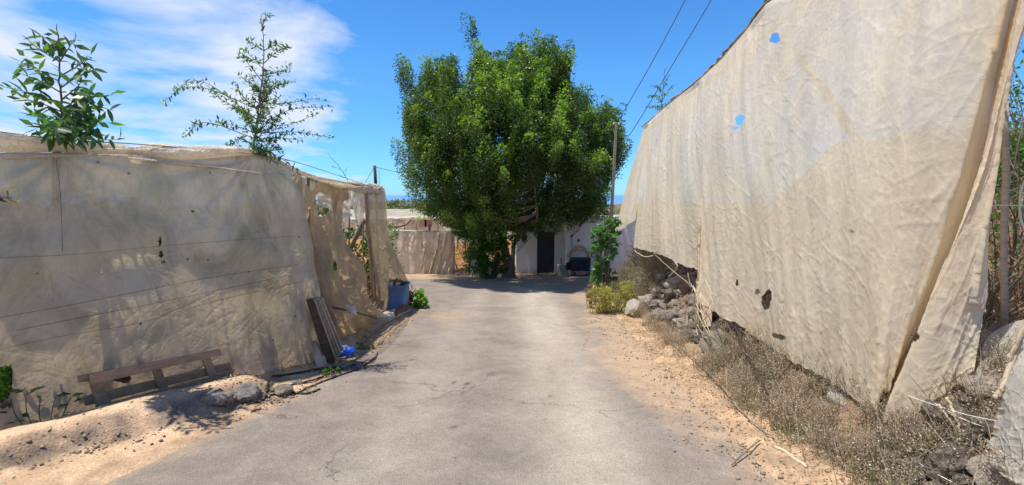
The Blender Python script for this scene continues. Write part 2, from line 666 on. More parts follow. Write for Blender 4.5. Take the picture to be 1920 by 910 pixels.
def npmesh(name, V, Fq, mat, col=None, smooth=False, deg=4):
    V = np.asarray(V, np.float32).reshape(-1, 3)
    Fq = np.asarray(Fq, np.int32).reshape(-1, deg)
    me = bpy.data.meshes.new(name)
    me.vertices.add(len(V))
    me.vertices.foreach_set('co', V.ravel())
    me.loops.add(Fq.size)
    me.loops.foreach_set('vertex_index', Fq.ravel())
    me.polygons.add(len(Fq))
    me.polygons.foreach_set('loop_start', np.arange(0, Fq.size, deg, dtype=np.int32))
    if smooth:
        me.polygons.foreach_set('use_smooth', np.ones(len(Fq), bool))
    if col is not None:
        at = me.color_attributes.new('Col', 'FLOAT_COLOR', 'POINT')
        c = np.ones((len(V), 4), np.float32)
        c[:, :3] = col
        at.data.foreach_set('color', c.ravel())
    me.update(calc_edges=True)
    me.materials.append(mat)
    return me


def link(name, me, parent=None, recenter=None):
    """mesh in world coordinates -> object whose origin sits at its base (or at the parent)"""
    o = bpy.data.objects.new(name, me)
    COL.objects.link(o)
    if parent is not None:
        o.parent = parent
    n = len(me.vertices)
    co = np.empty(n * 3, np.float32)
    me.vertices.foreach_get('co', co)
    co = co.reshape(-1, 3)
    if recenter is None:
        recenter = True
    if recenter and n:
        c = np.array([(co[:, 0].min() + co[:, 0].max()) / 2, (co[:, 1].min() + co[:, 1].max()) / 2, co[:, 2].min()])
        me.vertices.foreach_set('co', (co - c).astype(np.float32).ravel())
        me.update()
        w = Vector([float(k) for k in c])
        o.location = w - (wpos(parent) if parent is not None else Vector((0, 0, 0)))
    elif parent is not None:
        me.vertices.foreach_set('co', (co - np.array(wpos(parent))).astype(np.float32).ravel())
        me.update()
    return o


class MB:
    """collects tubes, boxes and polygons for ONE mesh"""

    def __init__(self):
        self.v = []
        self.f = []
        self.sm = []

    def _add(self, vs, fs, smooth=False):
        b = len(self.v)
        self.v += [tuple(float(c) for c in p) for p in vs]
        self.f += [tuple(b + i for i in f) for f in fs]
        self.sm += [smooth] * len(fs)
        return self

    def tube(self, pts, rad, sides=6, cap=True):
        pts = [Vector([float(c) for c in p]) for p in pts]
        n = len(pts)
        rad = [rad] * n if isinstance(rad, (int, float)) else list(rad)
        vs, fs = [], []
        up = Vector((0, 0, 1))
        t0 = (pts[1] - pts[0]).normalized()
        a = t0.cross(up if abs(t0.z) < .9 else Vector((1, 0, 0))).normalized()
        for i in range(n):
            t = (pts[min(i + 1, n - 1)] - pts[max(i - 1, 0)])
            if t.length < 1e-9:
                t = t0
            t.normalize()
            a = (a - t * a.dot(t))
            if a.length < 1e-6:
                a = t.cross(Vector((.3, .5, .8)))
            a.normalize()
            b = t.cross(a)
            for k in range(sides):
                an = 2 * pi * k / sides
                vs.append(pts[i] + (a * cos(an) + b * sin(an)) * rad[i])
        for i in range(n - 1):
            for k in range(sides):
                k2 = (k + 1) % sides
                fs.append((i * sides + k, i * sides + k2, (i + 1) * sides + k2, (i + 1) * sides + k))
        if cap:
            fs.append(tuple(range(sides - 1, -1, -1)))
            fs.append(tuple(range((n - 1) * sides, n * sides)))
        return self._add(vs, fs, True)

    def box(self, c, ax, ay, az, taper=1.0):
        """centre and three half-extent vectors"""
        c = Vector([float(k) for k in c])
        ax, ay, az = (Vector([float(k) for k in q]) for q in (ax, ay, az))
        vs = []
        for sz in (-1, 1):
            f = 1.0 if sz < 0 else taper
            for sx, sy in ((-1, -1), (1, -1), (1, 1), (-1, 1)):
                vs.append(c + ax * sx * f + ay * sy * f + az * sz)
        return self._add(vs, [(0, 3, 2, 1), (4, 5, 6, 7), (0, 1, 5, 4), (1, 2, 6, 5), (2, 3, 7, 6), (3, 0, 4, 7)])

    def beam(self, a, b, w, h, side=(0, 0, 1), wob=0.0):
        a = Vector([float(k) for k in a])
        b = Vector([float(k) for k in b])
        t = (b - a)
        L = t.length
        t.normalize()
        s = Vector([float(k) for k in side])
        x = t.cross(s).normalized()
        y = t.cross(x).normalized()
        return self.box((a + b) / 2, x * w / 2, y * h / 2, t * L / 2)

    def build(self, name, mat, parent=None, bevel=0.0, recenter=None):
        me = bpy.data.meshes.new(name)
        me.from_pydata(self.v, [], self.f)
        me.polygons.foreach_set('use_smooth', np.array(self.sm, bool))
        me.materials.append(mat)
        me.update()
        o = link(name, me, parent, recenter)
        if bevel:
            bv = o.modifiers.new('bevel', 'BEVEL')
            bv.width = bevel
            bv.segments = 2
            bv.limit_method = 'ANGLE'
        return o


def curve_pts(ctrl, n):
    """Catmull-Rom through control points"""
    c = np.asarray(ctrl, float)
    if len(c) == 2:
        return c[0] + (c[1] - c[0]) * np.linspace(0, 1, n)[:, None]
    c = np.vstack([2 * c[0] - c[1], c, 2 * c[-1] - c[-2]])
    m = len(c) - 3
    t = np.linspace(0, m, n)
    i = np.minimum(t.astype(int), m - 1)
    f = (t - i)[:, None]
    p0, p1, p2, p3 = c[i], c[i + 1], c[i + 2], c[i + 3]
    return .5 * ((2 * p1) + (-p0 + p2) * f + (2 * p0 - 5 * p1 + 4 * p2 - p3) * f ** 2 + (-p0 + 3 * p1 - 3 * p2 + p3) * f ** 3)


def sheet_grid(ctrl, nu, nv):
    """ctrl[row][col] -> grid (nv, nu, 3); rows top to bottom, columns along"""
    ctrl = np.asarray(ctrl, float)
    R, C, _ = ctrl.shape
    a = np.zeros((R, nu, 3))
    for r in range(R):
        a[r] = curve_pts(ctrl[r], nu)
    b = np.zeros((nv, nu, 3))
    for c in range(nu):
        b[:, c] = curve_pts(a[:, c], nv)
    return b


def gnorm(G):
    du = np.gradient(G, axis=1)
    dv = np.gradient(G, axis=0)
    n = np.cross(du, dv)
    return n / (np.linalg.norm(n, axis=2, keepdims=True) + 1e-9)


def grid_mesh(name, G, mat, holes=None, col=None, smooth=True):
    nv, nu, _ = G.shape
    idx = np.arange(nv * nu).reshape(nv, nu)
    q = np.stack([idx[:-1, :-1], idx[:-1, 1:], idx[1:, 1:], idx[1:, :-1]], -1).reshape(-1, 4)
    V = G.reshape(-1, 3)
    if holes is not None:
        ctr = V[q].mean(1)
        keep = ~holes(ctr)
        q = q[keep]
    used = np.zeros(len(V), bool)
    used[q.ravel()] = True
    remap = np.cumsum(used) - 1
    return npmesh(name, V[used], remap[q], mat, None if col is None else col.reshape(-1, 3)[used], smooth)


def ellipses(lst):
    def f(P):
        u, v = proj(P)
        m = np.zeros(len(P), bool)
        for (cu, cv, ru, rv, an) in lst:
            a = radians(an)
            x = (u - cu) * cos(a) + (v - cv) * sin(a)
            y = -(u - cu) * sin(a) + (v - cv) * cos(a)
            th = np.arctan2(y, x)
            wob = 1 + .22 * np.sin(3 * th + cu) + .15 * np.sin(5 * th + cv)
            m |= (x / ru) ** 2 + (y / rv) ** 2 < wob
        return m
    return f


# ------------------------------------------------------------------ terrain
def ls(a, b, s):
    return np.arange(a, b, s)


gx = np.concatenate([ls(-600, -60, 60), ls(-60, -20, 5), ls(-20, -6, .7), ls(-6, -4.5, .12), ls(-4.5, 4.5, .042), ls(4.5, 12, .2), ls(12, 60, 4), ls(60, 601, 60)])
gy = np.concatenate([ls(-60, -5, 5), ls(-5, 1, .4), ls(1, 9, .04), ls(9, 15, .08), ls(15, 46, .3), ls(46, 330, 4)])
GX, GY = np.meshgrid(gx, gy)
Z = gsm(GX, GY)
nearf = sst(60, 30, GY)
road_in = np.minimum(GX - xl(GY), xr(GY) - GX)
road_in = np.where((GY > 19.4), 19.4 - GY, road_in)
edge_n = .10 * pn(GX * 2.2, GY * 2.2, 31) + .05 * pn(GX * 8, GY * 8, 32)
inside = sst(-.10, .16, road_in + edge_n)
d_bank = GX - toe(GY)
on_bank = sst(0, .5, d_bank) * (GX > 0)
amp = .014 + .055 * on_bank * sst(3.0, 1.2, d_bank) + .03 * sst(26, 30, GY) + .03 * on_bank
rough = amp * (fbm(GX * 1.7, GY * 1.7, 1, 5, .6) + .3 * fbm(GX * 9, GY * 9, 7, 2))
a_, q_ = wall_aq(GX, GY)
ledge_edge = sst(.62, .72, q_) * sst(.98, .84, q_) * sst(2.2, 1.6, a_) * (GX < 0)
rough = rough + ledge_edge * .035 * fbm(GX * 7, GY * 7, 40, 3, .6)
Z = Z + rough * nearf * (1 - inside) + .012 * (1 - inside) - .045 * inside
Z = np.where(GX < -30, Z - (-30 - GX) * .02, Z)
Z = Z + sst(60, 120, GY) * 1.2 * fbm(GX * .02, GY * .02, 55, 3)

tan = np.array([.42, .285, .18])
brown = np.array([.235, .155, .10])
greyb = np.array([.20, .155, .115])
rust = np.array([.33, .155, .07])
pale = np.array([.56, .40, .26])
gravel = np.array([.12, .10, .082])
dgreen = np.array([.11, .12, .06])
n1 = fbm(GX * .8, GY * .8, 60, 4)[..., None]
C = tan * (1 + .22 * n1) + 0 * Z[..., None]


def mixc(C, c, m):
    m = np.clip(m, 0, 1)[..., None]
    return C * (1 - m) + c * m


C = C * (1 + .30 * fbm(GX * 4, GY * 4, 66, 4, .7)[..., None])
C = mixc(C, pale, .85 * sst(-.05, .1, q_) * sst(.66, .56, q_) * sst(2.1, 1.7, a_) * (GX < 0))
C = mixc(C, gravel, .8 * ledge_edge * sst(-.2, .5, fbm(GX * 5, GY * 5, 61, 3) + .25))
C = mixc(C, brown, sst(0, -.1, q_) * sst(1.4, .9, -(GX + 1.5)) * 0)
C = mixc(C, brown, sst(.15, .55, d_bank) * (GX > 0))
C = mixc(C, greyb, sst(.3, .6, d_bank) * (GX > 0) * sst(-.1, .4, fbm(GX * 1.1, GY * 1.1, 62, 3)))
C = mixc(C, np.array([.22, .14, .09]), sst(2.0, 3.2, d_bank) * (GX > 0) * .8)
C = mixc(C, rust, sst(20.6, 21.6, GY) * sst(2, -1, GX))
C = mixc(C, np.array([.36, .22, .09]), sst(26, 30, GY) * sst(.0, .3, fbm(GX * .5, GY * .5, 63, 3)) * sst(2, -1, GX) * .7)
C = mixc(C, dgreen, sst(48, 70, GY) * (.55 + .6 * np.clip(fbm(GX * .05, GY * .08, 64, 4), -.6, .8)))
C = mixc(C, brown * .8, sst(16.5, 17.5, GY + .5 * pn(GX, GY, 3)) * sst(21.5, 20.5, GY) * sst(-2.8, -1.8, GX) * .75)
me = grid_mesh('ground', np.stack([GX, GY, Z], -1), M['ground'], None, np.clip(C, 0.01, 1), True)
tag(link('ground', me, None, False), kind='structure')

# ------------------------------------------------------------------ road
ry = np.concatenate([ls(-35, 0, 1.5), ls(0, 9, .05), ls(9, 19.65, .08)])
rt = np.linspace(0, 1, 150)
RT, RYY = np.meshgrid(rt, ry)
RX = xl(RYY) - .12 + (xr(RYY) + .12 - xl(RYY) + .12) * RT
Zr = rz(RYY) + .004 + .006 * fbm(RX * 1.3, RYY * .9, 70, 3) + .03 * (0.25 - (RT - .5) ** 2)
ein = np.minimum(RT, 1 - RT) * (xr(RYY) - xl(RYY))
Zr = Zr - .05 * sst(.12, 0, ein)
bx = RX
dust = .80 * sst(1.0, .0, (xr(RYY) - bx) / np.interp(RYY, [3, 7, 12], [1.05, 1.5, 1.9]) + .35 * pn(bx * .6, RYY * .4, 71))
dust = np.maximum(dust, .6 * sst(.35, 0, bx - xl(RYY)) * (RYY < 12))
# the sandy patch left of centre where the road bends, and yard dirt before the hut
dust = np.maximum(dust, .55 * np.exp(-((bx + 1.35) / .7) ** 2 - ((RYY - 9.3) / 1.2) ** 2))
dust = np.maximum(dust, .75 * sst(-.6, 1.6, bx + .12 * (RYY - 13)) * sst(11, 15, RYY))
dust = np.maximum(dust, .8 * sst(17, 18.6, RYY))
streak = np.exp(-((bx - .25 - .25 * np.sin(RYY * .25)) / .5) ** 2) * sst(6, 9, RYY) * .55
dust = dust + .12 * np.clip(pn(bx * 1.3, RYY * .25, 74), 0, 1)
wheel = .95 * np.exp(-((bx - .45 - .03 * RYY) / .42) ** 2) + .35 * np.exp(-((bx + .95) / .4) ** 2) + streak
oil = np.zeros_like(bx)
for (u, v, r) in ((852, 720, .022), (876, 722, .03), (870, 731, .016), (864, 757, .014), (850, 803, .018), (1030, 745, .015), (884, 729, .018)):
    p = PG(u, v)
    oil = np.maximum(oil, sst(r * 1.5, r * .6, np.hypot(bx - p[0], (RYY - p[1]) * .6)))
Cr = np.stack([np.clip(dust, 0, 1), np.clip(wheel, 0, 1), .7 * oil], -1)
me = grid_mesh('road', np.stack([RX, RYY, Zr], -1), M['road'], None, Cr, True)
tag(link('road', me, None, False), kind='structure')

# ------------------------------------------------------------------ sea
V = [(-60000, 300, -105), (60000, 300, -105), (60000, 62000, -105), (-60000, 62000, -105)]
tag(link('sea', npmesh('sea', V, [(0, 1, 2, 3)], M['sea']), None, False), kind='structure')


# ================================================================== LEFT NETTING HOUSE
GH = thing('netting_house', (-2.95, 5.75, -.58), 'long low banana netting house with weathered beige net walls on the left of the road', 'greenhouse')


def wall_pt(a, z, off=0.0):
    return np.array([WA[0] + WD[0] * a + WN[0] * off, WA[1] + WD[1] * a + WN[1] * off, z])


# main net wall facing the road
top_px = [(0, 292), (120, 290), (250, 290), (350, 300), (480, 291), (530, 305), (562, 330)]
topP = [PL(u, v) for u, v in top_px]
topP = [wall_pt(-3.2, 2.0), wall_pt(-1.2, 1.95)] + topP
bot_px = [(0, 836), (110, 806), (230, 772), (340, 742), (440, 716), (520, 696), (612, 676)]
botP = [wall_pt(-3.2, float(gsm(*wall_pt(-3.2, 0)[:2])) + .0, .05), wall_pt(-1.2, float(gsm(*wall_pt(-1.2, 0)[:2])) + .0, .05)]
for (u, v), tp in zip(bot_px, topP[2:]):
    a, q = wall_aq(tp[0], tp[1])
    d = ray(u, v)
    p = PL(u, v, .06)
    z = float(gsm(p[0], p[1]))
    botP.append(np.array([p[0], p[1], z - .01]))
rows = []
for k, f in enumerate((0, .33, .66, 1.0)):
    rr = []
    for t_, b_ in zip(topP, botP):
        p = t_ * (1 - f) + b_ * f
        off = (0, .03, .05, 0)[k]
        p = p + np.array([WN[0], WN[1], 0]) * off
        rr.append(p)
    rows.append(rr)
G = sheet_grid(rows, 620, 300)
A_, Q_ = wall_aq(G[..., 0], G[..., 1])
T_ = G[..., 2]
f_ = np.linspace(0, 1, 300)[:, None]
tie = PL(478, 292)
ta, tz = wall_aq(tie[0], tie[1])[0], tie[2]
ang = np.arctan2(A_ - ta, tz - T_ + .02)
rad = np.hypot(A_ - ta, T_ - tz)
disp = .028 * np.sin(ang * 17 + 2.5 * pn(ang * 2, rad * 1.2, 81)) * np.exp(-rad / .85) * sst(.02, .2, rad)
disp += .030 * np.exp(-((ang + .75 + .12 * np.sin(rad * 3)) / .13) ** 2) * np.exp(-rad / 1.3) * sst(.05, .25, rad)
disp += .024 * np.exp(-((ang + 1.15) / .10) ** 2) * np.exp(-rad / 1.3) * sst(.05, .25, rad)
# folds falling from the tie of the second post
tie2 = PL(112, 292)
ta2 = wall_aq(tie2[0], tie2[1])[0]
ang2 = np.arctan2(A_ - ta2, tie2[2] - T_ + .02)
rad2 = np.hypot(A_ - ta2, T_ - tie2[2])
disp += .022 * np.sin(ang2 * 12 + 2 * pn(ang2 * 2, rad2, 82)) * np.exp(-rad2 / .9) * sst(.05, .3, rad2)
disp += .02 * np.cos((T_ - 1.25 + .28 * (A_ - 1.0) ** 2) * 9) * np.exp(-((T_ - 1.25 + .28 * (A_ - 1.0) ** 2) / .45) ** 2)
disp += .035 * pn(A_ * .9, T_ * 1.3, 83) + .018 * pn(A_ * 2.6 + T_, T_ * 2.2, 84)
for an, fr, st_, am, sd in ((40, 5, 2.5, .012, 1), (-35, 6, 3, .011, 2), (12, 7, 3, .009, 3), (62, 8, 4, .008, 4), (-60, 6, 2.4, .009, 5), (25, 14, 3, .005, 6), (-20, 15, 3, .005, 7)):
    disp += .25 * am * crease(A_, T_, an, fr, st_, .09, 100 + sd)
low = sst(.45, 1.0, f_)
disp += low * (.02 * pn(A_ * 2.2, T_ * .9, 85) + .008 * np.abs(pn(A_ * 6, T_ * 3, 86)))
# a seam where two lengths of net overlap
seam = PL(410, 560)
sa = wall_aq(seam[0], seam[1])[0] + (1.0 - (T_ + .6)) * .10
disp += .02 * sst(sa - .02, sa + .01, A_) * sst(.3, .45, f_)
G = G + np.array([WN[0], WN[1], 0]) * (disp * sst(0, .05, f_))[..., None]
me = grid_mesh('net_wall', G, M['net_left'], ellipses([(300, 452, 3, 9, 0), (302, 478, 4, 7, 0), (306, 492, 5, 3, 0), (225, 708, 26, 9, 8), (4, 716, 20, 34, 0), (248, 786, 6, 5, 0), (362, 397, 3, 3, 0)]))
o = link('net_wall', me, GH, False)
o['label'] = 'stained beige net with leaf stains and folds facing the road'

# wires pressed on the net
def rope(name, pts, r, mat, parent, n=24, sides=5, label=None, wob=0.0):
    P = curve_pts(pts, n)
    if wob:
        P[1:-1] += RNG.normal(0, wob, (n - 2, 3))
    o = MB().tube(P, r, sides).build(name, mat, parent)
    if label:
        o['label'] = label
    return o


for pts in ([(-60, 606), (100, 578), (230, 553), (400, 520), (560, 496)], [(-60, 668), (120, 630), (260, 606), (400, 566), (565, 528)],
            [(30, 620), (150, 596), (350, 557), (562, 512)], [(-60, 485), (130, 478), (300, 462), (420, 452), (552, 443)]):
    rope('wire', [PL(u, v, .125) for u, v in pts], .0019, M['twig'], GH, 20, 4)
rope('wire', [PL(104, 292, .06), PL(112, 350, .07), PL(116, 420, .07), PL(117, 480, .07)], .0025, M['wire'], GH, 12, 4)
rope('wire', [PL(-60, 245, .0) + [0, 0, .02], PL(120, 262, .0), PL(250, 270, .0), PL(420, 284, 0), PL(520, 296), PY(600, 318, 6.6), PY(700, 352, 9.3)], .004, M['wire'], GH, 40, 4)

# rolled net along the wall's top
def bundle(name, ctrl, r, mat, parent, seed, n=220, m=40, flat=.8, amp=.35, label=None):
    P = curve_pts(ctrl, n)
    T = np.gradient(P, axis=0)
    T /= np.linalg.norm(T, axis=1, keepdims=True)
    upv = np.array([0, 0, 1.0])
    sd_ = np.cross(T, upv)
    sd_ /= np.linalg.norm(sd_, axis=1, keepdims=True)
    up2 = np.cross(sd_, T)
    th = np.linspace(0, 2 * pi, m)
    Lc = np.concatenate([[0], np.cumsum(np.linalg.norm(np.diff(P, axis=0), axis=1))])
    TH, LL = np.meshgrid(th, Lc)
    cxn, sxn = np.cos(TH), np.sin(TH)
    rr = np.interp(np.linspace(0, 1, n), np.linspace(0, 1, len(np.atleast_1d(r))), np.atleast_1d(r))[:, None]
    R = rr * (1 + amp * fbm(LL * 1.6 + cxn * .5, sxn * 1.1 + cxn * .7 + seed, seed, 3) + .30 * fbm(LL * 2.2, TH * 1.2 + 0 * LL + seed, seed + 4, 3) * np.sin(TH / 2) ** 2
              + .22 * (1 - 2 * np.abs(pn(LL * 2.0 + 3 * np.sin(TH), TH * 1.1 * np.sin(TH / 2), seed + 9))))
    G = P[:, None, :] + (sd_[:, None, :] * (cxn * R)[..., None]) + up2[:, None, :] * (sxn * R * flat)[..., None]
    o = link(name, grid_mesh(name, G, mat), parent, False)
    if label:
        o['label'] = label
    return o


bundle('rolled_net', [PL(-160, 225, -.1), PL(0, 262, -.08), PL(120, 275, -.08), PL(240, 282, -.08), PL(300, 289, -.08)], [.10, .085, .06, .05, .02], M['net_roll'], GH, 3, label='bright rolled net edge along the top of the wall')
bundle('rolled_net', [PL(235, 284, -.06), PL(300, 284, -.06), PL(400, 286, -.06), PL(460, 287, -.06), PL(500, 296, -.08)], [.02, .085, .08, .06, .03], M['net_roll'], GH, 8)
bundle('rolled_net', [PL(-160, 290, 0), PL(0, 293, 0), PL(120, 291, .0), PL(240, 293, .0)], [.028, .026, .02, .012], M['net_roll'], GH, 12, 160, 20)
bundle('rolled_net', [PL(240, 296, .02), PL(330, 306, .02), PL(420, 312, .02), PL(470, 300, .02)], [.01, .018, .02, .012], M['net_roll'], GH, 15, 120, 16)
bundle('rolled_net', [PL(500, 292, -.1), PY(560, 322, 5.9), PY(620, 345, 7.4), PY(700, 358, 9.6), PY(716, 355, 10.4)], [.03, .03, .06, .10, .06], M['net_roll'], GH, 21, label='crumpled white net heaped on the far end of the wall top')
bundle('rolled_net', [PY(640, 344, 8.0), PY(680, 350, 9.0), PY(712, 352, 10.2)], [.04, .10, .07], M['net_roll'], GH, 25)

# posts and beams
def post(name, a, b, r, mat, parent, sides=7, label=None, wob=.006):
    P = curve_pts([a, b], 7)
    P[1:-1] += RNG.normal(0, wob, (5, 3)) * [1, 1, 0]
    o = MB().tube(P, [r * (1 + .1 * sin(i * 2.1)) for i in range(7)], sides).build(name, mat, parent)
    if label:
        o['label'] = label
    return o


post('post', PL(604, 680, -.05), PL(553, 318, -.05), .035, M['wood_grey'], GH)
post('post', PL(116, 800, -.12), PL(106, 280, -.10), .028, M['wood_grey'], GH)
post('post', PY(700, 560, 9.2), PY(685, 348, 9.0), .042, M['wood_brown'], GH, 8, 'thick brown post in the opening of the net wall')
post('post', PY(681, 540, 9.1), PY(680, 352, 9.0), .012, M['wood_grey'], GH)
post('post', PY(578, 480, 6.3), PY(578, 335, 6.3), .02, M['wood_grey'], GH)
post('brace', PY(655, 470, 9.6), PY(684, 412, 9.05), .045, M['wood_grey'], GH)
post('post', PY(655, 560, 10.4), PY(655, 370, 10.4), .018, M['wood_grey'], GH)
post('rail', PY(556, 326, 5.95), PY(718, 356, 10.3), .018, M['wood_grey'], GH)
rope('wire', [PY(570, 322, 6.0), PY(620, 352, 7.4), PY(680, 355, 9.0)], .006, M['wire'], GH, 16, 4)

# draped net panels beyond the corner
def drape(name, top, mid, bot, mat, parent, nu, nv, seed, fold=8, amp=.05, holes=None, label=None, ndir=None):
    G = sheet_grid([top] + mid + [bot], nu, nv)
    s = np.linspace(0, 1, nu)[None, :]
    t = np.linspace(0, 1, nv)[:, None]
    N = gnorm(G)
    d = amp * np.sin(s * fold * 2 * pi + 2.2 * pn(s * 3, t * 2, seed) * 1.5) * (.25 + .75 * np.abs(pn(s * 4, t * 1.5, seed + 1)) * 1.6)
    d = d + amp * .6 * pn(s * fold * 1.3, t * 5, seed + 2)
    L = np.linalg.norm(G[0, 0] - G[-1, 0])
    for an, fr, sd in ((80, 4, 3), (60, 5, 4), (110, 6, 5), (30, 6, 6)):
        d = d + amp * .25 * crease(s * 2 + 0 * t, t * L + 0 * s, an, fr, 3, .1, seed * 3 + sd)
    G = G + N * (d * sst(0, .08, t))[..., None]
    o = link(name, grid_mesh(name, G, mat, holes), parent, False)
    if label:
        o['label'] = label
    return o


drape('hanging_net', [PY(556, 330, 5.95), PY(592, 338, 6.6), PY(622, 345, 7.3), PY(655, 350, 8.2)],
      [[PY(565, 425, 5.9), PY(590, 430, 6.4), PY(618, 425, 7.0), PY(642, 420, 7.9)],
       [PY(582, 540, 5.85), PY(610, 530, 6.2), PY(640, 515, 6.9), PY(668, 485, 8.0)],
       [PY(604, 630, 5.95), PY(632, 618, 6.3), PY(660, 590, 6.9), PY(690, 560, 8.2)]],
      [PG(632, 672, .02), PG(662, 648, .02), PG(695, 622, .02), PG(724, 598, .02)], M['net_drape'], GH, 260, 240, 5, 6, .12,
      ellipses([(606, 382, 16, 22, 0), (648, 402, 7, 26, 0), (628, 500, 4, 9, 0)]), 'yellowish torn net hanging in loose folds beyond the corner')
drape('hanging_net', [PY(596, 342, 6.9), PY(612, 348, 7.2), PY(632, 350, 7.8), PY(660, 352, 8.6)],
      [[PY(592, 372, 6.9), PY(612, 372, 7.2), PY(634, 378, 7.8), PY(655, 398, 8.5)]],
      [PY(597, 385, 6.9), PY(615, 392, 7.2), PY(640, 420, 7.8), PY(661, 402, 8.5)], M['net_roll'], GH, 90, 50, 15, 4, .05, label='pale scrap of net under the rail')
drape('hanging_net', [PY(660, 355, 8.7), PY(670, 356, 8.8), PY(684, 356, 8.95)],
      [[PY(660, 380, 8.7), PY(672, 380, 8.8), PY(684, 385, 8.95)]],
      [PY(668, 408, 8.7), PY(672, 418, 8.8), PY(682, 412, 8.95)], M['net_roll'], GH, 50, 40, 19, 2, .02)
drape('hanging_net', [PY(690, 352, 9.0), PY(700, 354, 9.4), PY(710, 354, 9.9), PY(721, 352, 10.5)],
      [[PY(692, 430, 9.0), PY(705, 430, 9.35), PY(718, 430, 9.9), PY(731, 430, 10.5)],
       [PY(700, 500, 9.1), PY(716, 500, 9.5), PY(735, 500, 10.0), PY(752, 500, 10.6)],
       [PY(706, 545, 9.2), PY(726, 545, 9.6), PY(748, 540, 10.2), PY(766, 530, 10.7)]],
      [PY(708, 575, 9.4), PY(730, 585, 9.8), PY(752, 585, 10.3), PY(775, 560, 10.9)], M['net_drape'], GH, 160, 200, 33, 2.5, .035, None,
      'beige net curtain closing the far end of the wall')
drape('hanging_net', [PY(556, 326, 5.9), PY(560, 328, 5.98), PY(566, 330, 6.1)],
      [[PY(560, 430, 5.85), PY(566, 430, 5.95), PY(571, 430, 6.05)], [PY(570, 540, 5.8), PY(576, 540, 5.9), PY(582, 540, 6.0)]],
      [PG(596, 690, .02), PG(602, 688, .02), PG(612, 684, .02)], M['net_left'], GH, 40, 160, 41, 2, .02)

# roof net and interior back
RF = [[np.array([-9, -1, 2.25]), np.array([-9, 4, 2.0]), np.array([-9, 8, 1.7]), np.array([-9, 11.5, 1.5])],
      [np.array([-6.3, -.2, 2.1]), np.array([-5.6, 4, 1.9]), np.array([-5.0, 8, 1.7]), np.array([-5.0, 11, 1.5])],
      [wall_pt(-3.3, 2.03, -.1), wall_pt(.3, 1.93, -.08), wall_pt(2.8, 1.85, -.06), np.array([-3.0, 10.4, 1.68])]]
G = sheet_grid(RF, 160, 70)
G[..., 2] += .04 * fbm(G[..., 0] * .8, G[..., 1] * .8, 90, 3) - .02
o = link('roof_net', grid_mesh('roof_net', G, M['net_roof']), GH, False)


# loose net lying on the ground by the opening
def ground_cloth(name, outline_rows, mat, nu, nv, seed, label, cat, amp=.05, lift=.02):
    G = sheet_grid(outline_rows, nu, nv)
    s = np.linspace(0, 1, nu)[None, :]
    t = np.linspace(0, 1, nv)[:, None]
    base = gsm(G[..., 0], G[..., 1]) + lift
    w = np.minimum(sst(0, .15, s) * sst(1, .85, s), sst(0, .15, t) * sst(1, .85, t))
    h = amp * np.abs(fbm(G[..., 0] * 3.2 + G[..., 1], G[..., 1] * 1.6, seed, 2, .5)) + amp * .8 * (1 - 2 * np.abs(pn(G[..., 0] * 7, G[..., 1] * 1.5, seed + 7)))
    G[..., 2] = base + np.maximum(h, -.01) * (0.25 + .75 * w)
    o = link(name, grid_mesh(name, G, mat))
    return tag(o, label, cat)


ground_cloth('crumpled_net', [[PG(640, 628), PG(680, 606), PG(722, 590), PG(765, 579)], [PG(660, 650), PG(700, 622), PG(740, 601), PG(772, 585)]],
             M['net_roll'], 160, 60, 51, 'crumpled pale net lying on the ground before the blue bin', 'net', .055, .03)
ground_cloth('net_heap', [[PG(608, 640), PG(640, 616), PG(680, 592), PG(706, 585)], [PG(630, 690), PG(662, 664), PG(696, 634), PG(730, 606)]],
             M['net_drape'], 160, 70, 53, 'beige net heap trailing on the soil beside the leaning boards', 'net', .11, .03)
ground_cloth('brown_rag', [[PG(738, 592), PG(752, 584), PG(764, 580)], [PG(742, 602), PG(756, 592), PG(768, 584)]],
             simple('brown_rag', (.10, .05, .035), (.17, .09, .06), 8), 40, 20, 57, 'small brown rag at the end of the crumpled net', 'rag', .08, .07)


# ================================================================== RIGHT NETTING SCREEN
NS = thing('netting_screen', (3.0, 7.0, .35), 'tall sunlit beige netting screen hanging over the stone bank on the right', 'netting')


def topR(y, x=3.35):
    return np.array([x, y, 4.5 - .1 * y + .04 * sin(y * 1.7)])


cols = []                                  # (top point, bottom point)
cols.append((PX(1206, 238, 3.38), PX(1153, 437, 2.92)))
cols.append((PX(1214, 232, 3.38), PX(1176, 425, 2.92)))
cols.append((PX(1224, 222, 3.38), PX(1192, 412, 2.95)))
cols.append((PX(1232, 214, 3.38), PX(1190, 464, 2.93)))
cols.append((PX(1268, 184, 3.37), PX(1250, 481, 2.94)))
cols.append((PX(1300, 160, 3.36), PX(1290, 502, 2.92)))
cols.append((PX(1322, 140, 3.36), PX(1334, 512, 2.92)))
cols.append((PX(1352, 112, 3.36), PX(1304, 566, 2.74)))
cols.append((PX(1395, 62, 3.36), PX(1375, 606, 2.76)))
cols.append((PX(1436, 8, 3.35), PX(1445, 650, 2.74)))
cols.append((topR(4.9), PX(1510, 690, 2.72)))
cols.append((topR(4.3), PX(1568, 722, 2.70)))
cols.append((topR(3.75), PX(1612, 762, 2.66)))
cols.append((topR(3.45), PX(1642, 786, 2.66)))
c_l1 = (topR(3.1, 3.5), PX(1642, 786, 2.66))
cols.append((topR(3.18, 3.47), PX(1646, 787, 2.70)))
cols.append((topR(3.12, 3.52), PX(1652, 780, 2.86)))
cols.append((topR(3.04, 3.48), PX(1650, 789, 2.60)))
cols.append((topR(2.98, 3.50), PX(1700, 792, 2.70)))
cols.append((topR(2.92, 3.52), PX(1765, 745, 2.84)))
cols.append((np.array([3.58, 2.90, 4.2]), PX(1826, 697, 2.98)))
